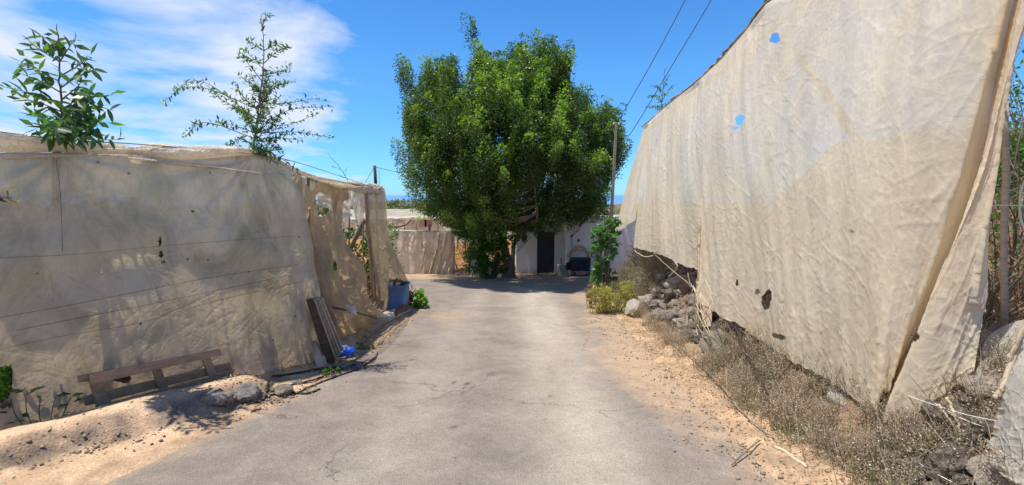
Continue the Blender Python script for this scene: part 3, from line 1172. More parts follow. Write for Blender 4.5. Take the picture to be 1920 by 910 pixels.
l1_mid = PX(1812, 300, 3.05)
l2_mid = PX(1838, 312, 3.03)
pk_mid = PX(1828, 330, 3.22)
redge = [PX(1925, 60, 3.38), PX(1862, 225, 3.16), PX(1860, 300, 3.15), PX(1858, 420, 3.12), PX(1854, 560, 3.08)]
rowsR = []
for k, f in enumerate((0, .2, .4, .6, .8, 1.0)):
    rr = []
    for j, (t_, b_) in enumerate(cols):
        p = t_ * (1 - f) + b_ * f
        bow = .10 * sin(pi * f) * min(1.0, j / 6.0)                     # the cloth bellies a little towards the road
        if j < 14:
            p = p + np.array([-bow, 0, 0])
        if j == 14:                               # edge before the dark pocket
            if 0 < f < 1:
                g = (p[2] - b_[2]) / (l1_mid[2] - b_[2])
                p = b_ + (l1_mid - b_) * g if g < 1 else l1_mid + (t_ - l1_mid) * (g - 1) / ((t_[2] - b_[2]) / (l1_mid[2] - b_[2]) - 1)
        if j == 15:
            if 0 < f < 1:
                g = (p[2] - b_[2]) / (pk_mid[2] - b_[2])
                p = b_ + (pk_mid - b_) * g if g < 1 else pk_mid + (t_ - pk_mid) * (g - 1) / ((t_[2] - b_[2]) / (pk_mid[2] - b_[2]) - 1)
        if j == 16:
            if 0 < f < 1:
                g = (p[2] - b_[2]) / (l2_mid[2] - b_[2])
                p = b_ + (l2_mid - b_) * g if g < 1 else l2_mid + (t_ - l2_mid) * (g - 1) / ((t_[2] - b_[2]) / (l2_mid[2] - b_[2]) - 1)
        rr.append(p)
    rowsR.append(rr)
# right edge follows the photographed outline
for k, e in ((5, None), (4, PX(1846, 590, 3.08)), (3, PX(1858, 430, 3.13)), (2, PX(1864, 255, 3.17)), (1, PX(1912, 108, 3.36))):
    if e is not None:
        rowsR[k][-1] = e
        rowsR[k][-2] = (rowsR[k][-3] + e) / 2 + np.array([0, -.03, 0])
nuR, nvR = 860, 300
ctrl = np.asarray(rowsR)
# columns resampled by piecewise-linear so that the pleat and the torn edge stay crisp
R_, C_, _ = ctrl.shape
seglen = np.linalg.norm(np.diff(ctrl[3], axis=0), axis=1) + .12
cum = np.concatenate([[0], np.cumsum(seglen)])
uu = np.linspace(0, cum[-1], nuR)
a = np.zeros((R_, nuR, 3))
for r in range(R_):
    for c in range(3):
        a[r, :, c] = np.interp(uu, cum, ctrl[r, :, c])
ker = np.array([1, 2, 3, 2, 1.]) / 9
for r in range(R_):
    for c in range(3):
        a[r, 2:-2, c] = np.convolve(a[r, :, c], ker, 'valid')
G = np.zeros((nvR, nuR, 3))
for c in range(nuR):
    G[:, c] = curve_pts(a[:, c], nvR)
N = gnorm(G)
N = N * np.sign(-N[..., :1] + 1e-6)
S_ = uu[None, :] + 0 * G[..., 0]
T_ = G[..., 2]
f_ = np.linspace(0, 1, nvR)[:, None]
SH = S_ + T_ * .28
disp = .055 * pn(S_ * .6, T_ * .5, 201) + .03 * pn(SH * 1.6, T_ * .30, 202) + .011 * pn(SH * 4.5, T_ * .45, 203)
disp += .004 * pn(S_ * 6 + T_ * 2, T_ * 1.5, 204)
for an, fr, st_, am, sd in ((70, 3.5, 7, .016, 1), (78, 6, 8, .013, 2), (62, 5, 6, .011, 3), (-30, 4, 4, .010, 4), (-22, 7, 4, .008, 5), (15, 6, 4, .008, 6), (35, 7, 5, .008, 7),
                            (85, 10, 8, .008, 8), (-55, 8, 4, .006, 9), (48, 9, 5, .007, 10), (5, 12, 3, .005, 11), (-40, 12, 3, .005, 12), (72, 15, 6, .005, 13)):
    disp += am * (.42 if sd < 9 else .35) * crease(S_, T_, an, fr, st_ * 1.6, .05, 300 + sd)
disp -= .004 * crease(S_, T_, 66, 7, 8, .05, 340) + .003 * crease(S_, T_, -28, 9, 6, .05, 341)
low = sst(.55, .95, f_) + 0 * S_
disp += low * (.004 * np.abs(pn(S_ * 5, T_ * 7, 206)) + .005 * crease(S_, T_, -20, 11, 3, .1, 345))
G = G + N * (disp * sst(0, .03, f_))[..., None]
# ragged lower hem
hem = sst(.9, 1.0, f_)
G[..., 2] += hem * (.035 * pn(S_ * 2.4, 0 * S_, 208) + .02 * pn(S_ * 8, 0 * S_, 209))
holesR = ellipses([(1453, 72, 9, 10, 30), (1387, 225, 8, 11, 20), (1379, 240, 6, 3, 0), (1437, 562, 9, 19, 12), (1420, 547, 5, 5, 0), (1596, 434, 5, 3, 0),
                   (1462, 632, 14, 5, 15), (1382, 531, 3, 6, 0), (1718, 632, 5, 9, 20)])
o = link('net_sheet', grid_mesh('net_sheet', G, M['net_right'], holesR), NS, False)

# dark edge cord along the top
rope('edge_cord', [PX(1204, 238, 3.38), PX(1232, 214, 3.4), PX(1268, 183, 3.39), PX(1322, 139, 3.38), PX(1352, 111, 3.38), PX(1395, 61, 3.38), PX(1436, 6, 3.37), topR(4.9, 3.37), topR(3.5, 3.37)],
     .014, M['twig'], NS, 60, 6, None, .004)
rope('edge_cord', [PX(1258, 188, 3.42), PX(1300, 158, 3.42), PX(1340, 120, 3.41), PX(1400, 52, 3.40), PX(1440, -4, 3.4)], .02, M['twig'], NS, 40, 6, None, .012)
rope('edge_cord', [PX(1208, 246, 3.30), PX(1300, 300, 3.1) * [1, 1, 1], PX(1340, 215, 3.15), PX(1400, 120, 3.2), PX(1445, 20, 3.25)], .004, M['wire'], NS, 40, 4) if False else None
# poles that carry the net, seen faintly through it
post('post', np.array([3.62, 11.6, .2]), np.array([3.46, 11.9, 3.35]), .05, M['wood_grey'], NS)
post('brace', PX(1490, 95, 3.55), PX(1625, 285, 3.62), .045, M['wood_grey'], NS)
post('post', PX(1884, 620, 3.9), PX(1884, 190, 3.9), .022, M['wood_grey'], NS)
post('rail', np.array([3.5, 12.2, 3.2]), np.array([3.5, 2.2, 4.25]), .02, M['wood_grey'], NS)

# torn flap under the lower hem
G = sheet_grid([[PX(1560, 722, 2.74), PX(1590, 745, 2.74), PX(1640, 780, 2.72)], [PX(1552, 742, 2.66), PX(1585, 762, 2.64), PX(1625, 795, 2.66)], [PX(1566, 776, 2.64), PX(1592, 768, 2.66), PX(1592, 805, 2.60)]], 70, 50)
G += gnorm(G) * (.012 * fbm(G[..., 1] * 9, G[..., 2] * 9, 401, 3))[..., None]
o = link('torn_flap', grid_mesh('torn_flap', G, M['net_white']), NS, False)

# pale lower nets at the right edge of the frame
LN = thing('pale_net_fence', (3.4, 2.6, .3), 'pale whitish net stretched low on the bank behind the tall screen at the right edge', 'net fence')
G = sheet_grid([[PX(1846, 640, 3.25), PX(1862, 626, 3.3), PX(1900, 606, 3.4), PX(1960, 590, 3.5)],
                [PX(1832, 690, 3.04), PX(1860, 690, 3.12), PX(1900, 690, 3.2), PX(1960, 690, 3.35)],
                [PX(1822, 728, 2.98), PX(1860, 732, 3.0), PX(1886, 740, 3.05), PX(1960, 750, 3.2)]], 120, 90)
G += gnorm(G) * (.02 * fbm(G[..., 1] * 4, G[..., 2] * 3, 405, 2))[..., None]
link('net_sheet', grid_mesh('net_sheet', G, M['net_white']), LN, False)
G = sheet_grid([[PX(1898, 640, 2.86), PX(1925, 655, 2.86), PX(1990, 670, 2.9)],
                [PX(1868, 742, 2.72), PX(1910, 745, 2.70), PX(1990, 750, 2.74)],
                [PX(1850, 842, 2.62), PX(1890, 856, 2.60), PX(1990, 860, 2.64)],
                [PX(1868, 880, 2.56), PX(1905, 905, 2.54), PX(1990, 930, 2.56)]], 110, 130)
jag = (1 - sst(0, .25, np.linspace(0, 1, 110)))[None, :, None] * np.array([.05, 0, 0]) * fbm(np.linspace(0, 9, 130), np.zeros(130), 409, 4, .6)[:, None, None]
G = G + jag
G += gnorm(G) * (.016 * (1 - 2 * np.abs(pn(G[..., 0] * 5 + G[..., 1] * 3, G[..., 2] * 1.3, 407))) + .0035 * (1 - 2 * np.abs(pn(G[..., 0] * 12, G[..., 2] * 5 + G[..., 0] * 4, 408))))[..., None]
link('net_sheet', grid_mesh('net_sheet', G, M['net_white']), LN, False)
rope('twisted_cord', [PX(1935, 590, 2.9), PX(1905, 655, 2.84), PX(1880, 725, 2.74), PX(1866, 748, 2.70)], .014, M['stick'], LN, 26, 6, None, .004)
rope('twisted_cord', [PX(1940, 600, 2.88), PX(1900, 665, 2.82), PX(1874, 738, 2.72), PX(1866, 750, 2.69)], .008, M['wood_grey'], LN, 26, 5, None, .005)


# ================================================================== HUT AND WALL
HUT = thing('hut', (PY(1014, 516, 21.0)), 'small white plastered hut with a dark door under the big tree', 'hut')
YF = 21.0


def slab(name, x0, x1, y0, y1, z0, z1, mat, parent, bevel=.012, label=None):
    o = MB().box(((x0 + x1) / 2, (y0 + y1) / 2, (z0 + z1) / 2), ((x1 - x0) / 2, 0, 0), (0, (y1 - y0) / 2, 0), (0, 0, (z1 - z0) / 2)).build(name, mat, parent, bevel)
    if label:
        o['label'] = label
    return o


hx0, hx1 = PY(968, 480, YF)[0], PY(1062, 480, YF)[0]
dx0, dx1 = PY(1007, 480, YF)[0], PY(1039.5, 480, YF)[0]
hz1 = PY(1000, 418, YF)[2]
dz1 = PY(1000, 431, YF)[2]
gz_h = -2.16
slab('wall', hx0, dx0, YF, YF + .25, gz_h, hz1, M['plaster'], HUT, .03, 'white plaster wall left of the dark door')
slab('wall', dx1, hx1 + .1, YF, YF + .25, gz_h, hz1, M['plaster_grey'], HUT)
slab('lintel', dx0 + .002, dx1 - .002, YF + .003, YF + .24, dz1, hz1 - .01, M['plaster_grey'], HUT)
slab('wall', hx0, hx0 + .25, YF + .255, YF + 3.2, gz_h, hz1 - .01, M['plaster'], HUT)
slab('wall', hx1 + .3, hx1 + .5, YF + .255, YF + 3.2, gz_h, hz1 - .01, M['plaster'], HUT)
slab('wall', hx0, hx1 + .5, YF + 3.205, YF + 3.4, gz_h, hz1 - .01, M['plaster'], HUT)
slab('roof', hx0 - .06, hx1 + .5, YF - .08, YF + 3.5, hz1 + .003, hz1 + .12, M['concrete'], HUT)
door = slab('door', dx0 + .015, dx1 - .015, YF + .10, YF + .15, gz_h + .06, dz1 - .01, M['door'], HUT, .006)
door['label'] = 'dark blue black plain door'
hd = MB().tube([(dx0 + .13, YF + .09, gz_h + 1.05), (dx0 + .13, YF + .04, gz_h + 1.05), (dx0 + .24, YF + .035, gz_h + 1.05)], .011, 8).build('handle', M['iron'])
hd.parent = door
hd.location = Vector(hd.location) - wpos(door)
for (a0, a1, b0, b1) in ((dx0 - .001, dx0 + .05, gz_h, dz1 + .0), (dx1 - .05, dx1 + .001, gz_h, dz1 + .0)):
    slab('door_frame', a0 + .003, a1 - .003, YF + .06, YF + .17, b0, b1, M['door'], HUT, .004)
slab('doorstep', dx0 - .1, dx1 + .12, YF - .35, YF - .004, gz_h - .1, gz_h + .07, M['concrete'], HUT, .02)
slab('panel', PY(1050, 450, YF)[0], PY(1058, 450, YF)[0], YF - .03, YF - .002, PY(1050, 456, YF)[2], PY(1050, 446, YF)[2], M['plaster'], HUT, .004, 'small white box on the wall')
slab('panel', PY(990, 410, YF)[0], hx1 - .02, YF - .06, YF - .004, hz1 - .42, hz1 - .02, M['plaster_grey'], HUT, .01)
MB().tube(curve_pts([PY(1053, 500, YF) - [0, .06, 0], PY(1052, 484, YF) - [0, .06, 0], PY(1051, 487, YF) - [0, .06, 0]], 8), .02, 7).build('pipe', M['iron'], HUT)

YB = 20.2
SHED = thing('shed', PY(1110, 522, YB + 1), 'pale whitewashed blind walled shed right of the hut', 'shed')
bx0 = PY(1062, 470, YB)[0]
bx1 = bx0 + 3.6
bz1 = PY(1090, 411, YB)[2]
slab('wall', bx0, bx1, YB, YB + .22, -2.3, bz1, M['plaster'], SHED, .025, 'whitewashed front wall with stains')
slab('wall', bx0, bx0 + .22, YB + .225, YB + .99, -2.3, bz1 - .005, M['plaster'], SHED, .01)
slab('wall', bx0 + .7, bx0 + .92, YB + 1.0, YB + 4, -2.3, bz1 - .005, M['plaster'], SHED, .01)
slab('wall', bx1 - .22, bx1 - .002, YB + .225, YB + 4, -2.3, bz1 - .005, M['plaster'], SHED, .01)
slab('roof', bx0 + .3, bx1 + .04, YB + .26, YB + 4.1, bz1 - .14, bz1 - .01, M['concrete'], SHED)
MB().tube(curve_pts([PY(1074, 470, YB - .03), PY(1072, 445, YB - .03), PY(1083, 434, YB - .03), PY(1098, 412, YB - .03)], 10), .012, 5).build('cable', M['wire'], SHED)
MB().tube(curve_pts([PY(1085, 424, YB - .1), PY(1092, 417, YB - .12), PY(1104, 409, YB - .12)], 8), .04, 6).build('pipe', M['dark_cloth'], SHED)
MB().tube(curve_pts([PY(1100, 474, YB - .04), PY(1112, 474, YB - .04), PY(1124, 475, YB - .04)], 6), .018, 6).build('pipe', M['iron'], SHED)
for (u, v) in ((1085, 451), (1072, 443)):
    MB().box(PY(u, v, YB - .01), (.04, 0, 0), (0, .02, 0), (0, 0, .06)).build('hook', M['iron'], SHED)

b0 = PY(1054, 522, 20.0)
o = MB().box((b0[0], 20.0, -2.0 + .22), (.22, 0, 0), (0, .2, 0), (0, 0, .28)).build('concrete_block', M['concrete'], None, .03)
tag(o, 'pale concrete block standing between the hut door and the whitewashed shed', 'block')

# dead branches lying on the roofs
for k in range(14):
    x = RNG.uniform(hx0 - .1, bx1 - .5)
    y = YF + .1 + RNG.uniform(0, 1.0)
    z = hz1 + .2
    an = RNG.uniform(-.5, .5)
    L = RNG.uniform(.5, 1.3)
    pts = [(x + L * t * cos(an), y + L * t * sin(an) * .5 + RNG.normal(0, .03), z + .06 * sin(3 * t) + RNG.normal(0, .03)) for t in np.linspace(0, 1, 6)]
    o = MB().tube(pts, [.022 * (1 - .8 * t) + .004 for t in np.linspace(0, 1, 6)], 5).build('dead_branch', M['twig'])
    tag(o, 'bare dead branch lying among others along the roof edges of the hut and shed', 'branch', 'dead branches on the hut roof')

# ------------------------------------------------------------------ cart with hose, tub
CZ = -2.02
YC = 19.55
cxm = PY(1087, 500, YC)[0]
CT = thing('cart', (cxm, YC, CZ - .02), 'dark hand cart with a small wheel standing against the white shed wall', 'cart')
MB().box((cxm, YC, CZ + .56), (.40, 0, 0), (0, .26, 0), (0, 0, .22), 1.06).build('box', M['dark_cloth'], CT, .02)
MB().box((cxm + .02, YC, CZ + .83), (.43, 0, 0), (0, .29, 0), (0, 0, .045), .94).build('cover', M['green_cloth'], CT, .02)
for sx in (-1, 1):
    MB().tube([(cxm + sx * .30, YC + .2, CZ + .35), (cxm + sx * .34, YC + .22, CZ - .0)], .022, 7).build('leg', M['iron'], CT)
MB().tube([(cxm - .32, YC - .2, CZ + .36), (cxm + .34, YC - .22, CZ + .36)], .018, 7).build('crossbar', M['iron'], CT)
MB().tube([(cxm + .36, YC - .2, CZ + .36), (cxm + .36, YC - .25, CZ + .02)], .018, 7).build('leg', M['iron'], CT)
for s_ in (-1, 1):
    MB().tube(curve_pts([(cxm - .26, YC - .27 + s_ * .05, CZ + .17), (cxm - .26, YC - .24 + s_ * .05, CZ + .4)], 4), .012, 6).build('fork', M['iron'], CT)
tyre = MB()
ring = [(cxm - .26, YC - .27 + .15 * cos(t), CZ + .15 + .15 * sin(t)) for t in np.linspace(0, 2 * pi, 25)]
tyre.tube(ring, .034, 8, False)
ty = tyre.build('wheel', M['rubber'], CT)
hubm = MB().tube([(cxm - .30, YC - .27, CZ + .15), (cxm - .22, YC - .27, CZ + .15)], .05, 10)
for k in range(6):
    t = k * pi / 3
    hubm.tube([(cxm - .26, YC - .27, CZ + .15), (cxm - .26, YC - .27 + .13 * cos(t), CZ + .15 + .13 * sin(t))], .009, 5)
hb_ = hubm.build('hub', M['iron'])
hb_.parent = ty
hb_.location = Vector(hb_.location) - wpos(ty)
MB().box((cxm - .48, YC, CZ + .52), (.10, 0, .02), (0, .2, 0), (0, 0, .14)).build('side_flap', M['dark_cloth'], CT, .01)
MB().tube([(cxm + .40, YC - .1, CZ + .78), (cxm + .52, YC - .2, CZ + 1.1), (cxm + .85, YC - .22, CZ + .55)][:2], .02, 6).build('handle', M['iron'], CT)
MB().tube([(cxm + .42, YC - .28, CZ + 1.08), (cxm + .80, YC - .3, CZ + .60)], .022, 6).build('handle', M['dark_cloth'], CT)

hose = MB()
for k in range(7):
    r = .32 + .022 * k
    c = (cxm - .02 + RNG.normal(0, .012), YC + .02 + .03 * k, CZ + .88)
    ring = [(c[0] + r * 1.02 * cos(t), c[1] + .05 * sin(2 * t + k), c[2] + (r * 1.10) * sin(t)) for t in np.linspace(0.0, pi, 22)]
    hose.tube(ring, .019, 7)
o = hose.build('hose_coil', M['tan_hose'])
tag(o, 'coiled tan garden hose standing up on the dark cart', 'hose')

tub = MB()
tx = PY(1112, 510, YC - .1)[0]
prof = [(.20, 0), (.215, .02), (.25, .44), (.27, .45), (.27, .48), (.25, .48), (.235, .44), (.2, .04)]
vs, fs = [], []
n = 20
for r, z in prof:
    for k in range(n):
        vs.append((tx + r * cos(2 * pi * k / n), YC - .1 + r * sin(2 * pi * k / n), CZ - .0 + z))
for i in range(len(prof) - 1):
    for k in range(n):
        fs.append((i * n + k, i * n + (k + 1) % n, (i + 1) * n + (k + 1) % n, (i + 1) * n + k))
fs.append(tuple(range(n)))
fs.append(tuple(range((len(prof) - 1) * n, len(prof) * n)))
tub._add(vs, fs, True)
o = tub.build('tub', M['blue_pale'])
tag(o, 'pale blue plastic tub between the dark cart and the green shrub', 'tub')


# ================================================================== leaves, plants
def rand_unit(n):
    v = RNG.normal(0, 1, (n, 3))
    return v / np.linalg.norm(v, axis=1, keepdims=True)


def leaf_quads(P, D, L, Wd, colr, fold=.25):
    """a rhombic leaf (two bent triangles) at every point; returns V, F, C"""
    n = len(P)
    D = D / (np.linalg.norm(D, axis=1, keepdims=True) + 1e-9)
    R = rand_unit(n)
    s = np.cross(D, R)
    s /= np.linalg.norm(s, axis=1, keepdims=True) + 1e-9
    nn = np.cross(D, s)
    L = np.broadcast_to(np.asarray(L, float), (n,))[:, None]
    Wd = np.broadcast_to(np.asarray(Wd, float), (n,))[:, None]
    a = P
    b = P + D * L * .45 + s * Wd * .5 + nn * Wd * fold
    c = P + D * L
    d = P + D * L * .45 - s * Wd * .5 + nn * Wd * fold
    V = np.stack([a, b, c, d], 1).reshape(-1, 3)
    F = np.arange(4 * n).reshape(n, 4)
    C = np.repeat(colr, 4, axis=0)
    return V, F, C


def leaf_object(name, P, D, L, Wd, colr, mat, parent=None, fold=.25):
    V, F, C = leaf_quads(P, D, L, Wd, colr, fold)
    return link(name, npmesh(name, V, F, mat, C, False), parent)


def big_leaf_mesh(name, mat, nseg=4, wid=.36, droop=.12):
    """unit leaf along +X, 1 m long: pointed oval blade folded on its midrib"""
    vs, fs = [], []
    for i in range(nseg + 1):
        t = i / nseg
        w = wid * .5 * (sin(pi * min(1, t * .93 + .07)) ** .8) * (1 - .35 * t)
        z = -droop * t * t
        vs += [(t, w, z + w * .35), (t, 0, z), (t, -w, z + w * .35)]
    for i in range(nseg):
        b = 3 * i
        fs += [(b, b + 3, b + 4, b + 1), (b + 1, b + 4, b + 5, b + 2)]
    me = bpy.data.meshes.new(name)
    me.from_pydata(vs, [], fs)
    me.polygons.foreach_set('use_smooth', np.ones(len(fs), bool))
    me.materials.append(mat)
    me.update()
    return me


LEAFM = [big_leaf_mesh('leaf', M['leaf_tobacco'], 4, w, d) for w, d in ((.42, .10), (.36, .2), (.46, .05))]
FLOWM = big_leaf_mesh('petal', M['flower'], 2, .30, -.1)


def put_leaf(parent, base, direction, L, mesh=None, roll=None, name='leaf'):
    d = Vector([float(c) for c in direction]).normalized()
    q = d.to_track_quat('X', 'Z')
    o = bpy.data.objects.new(name, mesh or random.choice(LEAFM))
    COL.objects.link(o)
    o.parent = parent
    o.location = Vector([float(c) for c in base]) - wpos(parent)
    q = q @ Matrix.Rotation(random.uniform(-1.0, 1.0) if roll is None else roll, 3, 'X').to_quaternion()
    o.rotation_mode = 'QUATERNION'
    o.rotation_quaternion = q
    o.scale = (L, L, L)
    return o


def tobacco(root, stem_ctrl, branches, leafL, label, spacing, rstem=.016, stem_leaves=True, flowers=(), name='tree_tobacco', cat='plant', hang=-.25, dens=1.0, spray=0):
    T = thing(name, root, label, cat)
    SP = curve_pts(stem_ctrl, 26)
    SP[2:-1] += RNG.normal(0, .006, (23, 3))
    BPS = []
    MB().tube(SP, np.linspace(rstem, .003, 26), 6).build('stem', M['twig'], T)
    for (f0, ctrl_end, bend) in branches:
        i0 = int(f0 * 25)
        a = SP[i0]
        e = np.asarray(ctrl_end)
        mid = (a + e) / 2 + np.array([0, 0, bend * np.linalg.norm(e - a)])
        mid = mid + RNG.normal(0, .06, 3) * np.linalg.norm(e - a)
        BP = curve_pts([a, mid, e], 12)
        BPS.append(BP[3:])
        MB().tube(BP, np.linspace(rstem * .42, .0018, 12), 5).build('branch', M['twig'], T)
        L = np.linalg.norm(np.diff(BP, axis=0), axis=1).sum()
        n = max(4, int(L / spacing * dens * 1.75))
        for k in range(n):
            t = .14 + .86 * (k + random.random() * .6) / n
            t = min(t, 1)
            p = BP[0] * 0
            x = t * 11
            i = min(int(x), 10)
            p = BP[i] + (BP[i + 1] - BP[i]) * (x - i)
            tan_ = BP[i + 1] - BP[i]
            tan_ = tan_ / np.linalg.norm(tan_)
            side = np.cross(tan_, rand_unit(1)[0])
            side /= np.linalg.norm(side)
            d = tan_ * .55 + side * .75 + np.array([0, 0, hang * random.random()])
            put_leaf(T, p, d, leafL * random.uniform(.55, 1.15) * (1.1 - .45 * t))
    if stem_leaves:
        n = int(np.linalg.norm(np.diff(SP, axis=0), axis=1).sum() / spacing * .9)
        for k in range(n):
            t = .12 + .88 * k / n
            x = t * 25
            i = min(int(x), 24)
            p = SP[i]
            side = rand_unit(1)[0]
            side[2] = abs(side[2]) * .6 + .1
            put_leaf(T, p, side, leafL * random.uniform(.6, 1.1) * (1.15 - .6 * t))
    if spray:                                   # the many smaller leaves of the side shoots, too small to pick apart
        allb = np.vstack(BPS)
        P = allb[RNG.integers(0, len(allb), spray)] + RNG.normal(0, .016, (spray, 3))
        m = RNG.random((spray, 1))
        o = leaf_object('foliage', P, rand_unit(spray) + [0, 0, .25], RNG.uniform(.35, .95, spray) * leafL, RNG.uniform(.14, .34, spray) * leafL,
                        np.array([.045, .10, .04]) * (1 - m) + np.array([.15, .27, .08]) * m, M['leaf'], T, .15)
        o['kind'] = 'stuff'
    for (u_p, nfl) in flowers:
        for k in range(nfl):
            dd = rand_unit(1)[0]
            dd[2] = abs(dd[2]) * .3 - .1
            put_leaf(T, np.asarray(u_p) + rand_unit(1)[0] * .012, dd, random.uniform(.03, .05), FLOWM, name='flower')
    return T


def PW(u, v, Y, dy=0.0):
    return PY(u, v, Y + dy)


# first plant (left), big grey-green leaves
Y1 = 3.72
st1 = [PL(92, 272, -.05), PY(108, 235, Y1), PY(115, 190, Y1), PY(112, 120, Y1), PY(106, 45, Y1)]


def br(Y, lst):
    out = []
    for (f, u, v, dy, bend) in lst:
        out.append((f, PY(u, v, Y + dy), bend))
    return out


B1 = br(Y1, [(.86, 72, 66, .05, .05), (.78, 140, 72, -.08, .05), (.78, 56, 80, -.1, .06), (.68, 165, 104, .1, .05), (.66, 48, 108, .12, .06), (.60, 182, 128, -.1, .06),
             (.58, 32, 136, -.12, .06), (.52, 150, 150, .2, .05), (.50, 4, 162, .1, -.06), (.42, 212, 178, .12, .08), (.42, 40, 186, -.2, .05), (.36, 172, 170, -.25, .05),
             (.34, 214, 208, -.05, .08), (.30, 56, 212, .2, .05), (.26, 150, 205, -.3, .05), (.24, 200, 232, .18, .07), (.20, 60, 236, -.2, .06), (.16, 226, 262, .05, .06),
             (.14, 140, 240, -.25, .05), (.12, 180, 262, -.2, .04), (.2, 130, 225, .3, .05)])
for k in range(9):
    u, v = RNG.normal(160, 28), RNG.uniform(195, 262)
    B1.append((float(np.clip((275 - v) / 230 - .1, .03, .8)), PY(u, v, Y1 + RNG.normal(0, .2)), RNG.uniform(0, .1)))
tobacco(PL(92, 272, -.05), st1, B1, .145, 'leafy shrub with big grey green leaves growing on the net roof at the far left', .055, .014, dens=.85, hang=-.5, spray=200)

Y2 = 5.3
st2 = [PL(474, 292, -.05), PY(481, 240, Y2), PY(488, 180, Y2), PY(494, 110, Y2), PY(490, 26, Y2)]
B2 = br(Y2, [(.92, 505, 28, .0, .04), (.83, 521, 82, .1, .05), (.82, 462, 75, -.1, .05), (.74, 541, 88, .1, .06), (.70, 455, 92, .1, .05), (.64, 545, 128, -.1, .06), (.62, 452, 105, -.15, .05),
             (.55, 446, 140, .1, .04), (.52, 520, 150, .2, .05), (.46, 600, 184, .0, -.06), (.40, 330, 166, .0, .12), (.40, 440, 158, -.2, .05), (.34, 600, 212, -.1, -.03), (.34, 306, 191, .1, .10),
             (.30, 520, 190, -.2, .05), (.28, 430, 200, .2, .05), (.22, 620, 258, .05, .07), (.16, 345, 258, .0, .10), (.22, 405, 228, -.15, .06), (.20, 530, 240, .15, .05),
             (.12, 530, 282, -.1, .05), (.08, 556, 318, -.1, .10), (.08, 430, 272, .1, .08), (.15, 560, 262, .2, .05), (.10, 506, 285, -.15, .05), (.05, 520, 310, -.2, .1)])
for k in range(24):
    u, v = RNG.normal(482, 40), RNG.uniform(120, 285)
    B2.append((float(np.clip((300 - v) / 275 - .08 - .1 * RNG.random(), .03, .8)), PY(u, v, Y2 + RNG.normal(0, .22)), RNG.uniform(0, .12)))
F2 = [(PY(305, 192, Y2 + .1), 9), (PY(318, 196, Y2 + .1), 5), (PY(346, 262, Y2), 5), (PY(600, 211, Y2 - .1), 5), (PY(620, 257, Y2 + .05), 6), (PY(524, 192, Y2), 5), (PY(459, 299, Y2 - .1), 5), (PY(526, 284, Y2 - .1), 3), (PY(558, 335, Y2 + .2), 4)]
tobacco(PL(474, 292, -.05), st2, B2, .078, 'tall airy shrub with small leaves and yellow flowers growing on the net wall', .042, .013, flowers=F2, dens=.62, spray=1500)

tobacco(PY(655, 340, 8.6), [PY(655, 345, 8.6), PY(640, 318, 8.6), PY(614, 288, 8.6)], br(8.6, [(.3, 655, 312, 0, .05), (.5, 622, 312, 0, .04), (.2, 636, 328, 0, .04)]), .05,
        'thin leaning sprig sticking up above the far net roof', .06, .006)
tobacco(PX(1236, 225, 3.5), [PX(1240, 225, 3.5), PX(1242, 180, 3.5), PX(1247, 128, 3.5)], [(.3, PX(1214, 182, 3.5), .05), (.4, PX(1262, 160, 3.5), .05), (.5, PX(1222, 160, 3.5), .05), (.2, PX(1210, 200, 3.6), .05), (.25, PX(1262, 190, 3.6), .05),
        (.6, PX(1256, 140, 3.6), .04), (.1, PX(1228, 205, 3.4), .04), (.15, PX(1250, 205, 3.6), .04)], .085,
        'small bright green sapling rising behind the top edge of the right screen', .045, .012)
# flowering sprig at far left poking out of the net wall
tobacco(PL(-25, 375, .0), [PL(-25, 380, -.02), PL(-5, 370, .06), PL(14, 372, .1), PL(28, 380, .1)], [(.6, PL(16, 364, .12), .05), (.4, PL(2, 378, .1), -.05)], .05,
        'flowering sprig with yellow blooms poking out of the left net wall', .05, .005, flowers=[(PL(28, 380, .1), 9), (PL(20, 383, .1), 4)])

# ------------------------------------------------------------------ the big tree
poly = np.array([(737, 160), (752, 128), (770, 140), (790, 132), (812, 126), (838, 118), (862, 128), (870, 108), (864, 72), (876, 52), (893, 42), (908, 56), (922, 62), (914, 84), (930, 92), (950, 84), (968, 92), (985, 84), (1002, 80),
                 (1018, 96), (1040, 94), (1062, 98), (1070, 112), (1076, 150), (1092, 170), (1112, 186), (1128, 200), (1150, 212), (1166, 226), (1178, 250), (1194, 262), (1190, 284), (1176, 292), (1180, 316), (1168, 340),
                 (1166, 366), (1150, 386), (1140, 406), (1100, 412), (1060, 424), (1025, 436), (985, 444), (965, 452), (930, 450), (893, 440), (862, 430), (838, 424), (815, 410), (790, 396), (772, 368), (760, 348), (750, 330),
                 (742, 318), (756, 306), (742, 296), (738, 282), (762, 270), (752, 245), (742, 215)], float)


def inpoly(u, v):
    m = np.zeros(u.shape, bool)
    j = len(poly) - 1
    for i in range(len(poly)):
        xi, yi = poly[i]
        xj, yj = poly[j]
        c = ((yi > v) != (yj > v)) & (u < (xj - xi) * (v - yi) / (yj - yi + 1e-12) + xi)
        m ^= c
        j = i
    return m


def edist(u, v):
    d = np.full(u.shape, 1e9)
    for i in range(len(poly)):
        a = poly[i - 1]
        b = poly[i]
        ab = b - a
        t = np.clip(((u - a[0]) * ab[0] + (v - a[1]) * ab[1]) / (ab @ ab), 0, 1)
        d = np.minimum(d, np.hypot(u - a[0] - ab[0] * t, v - a[1] - ab[1] * t))
    return d


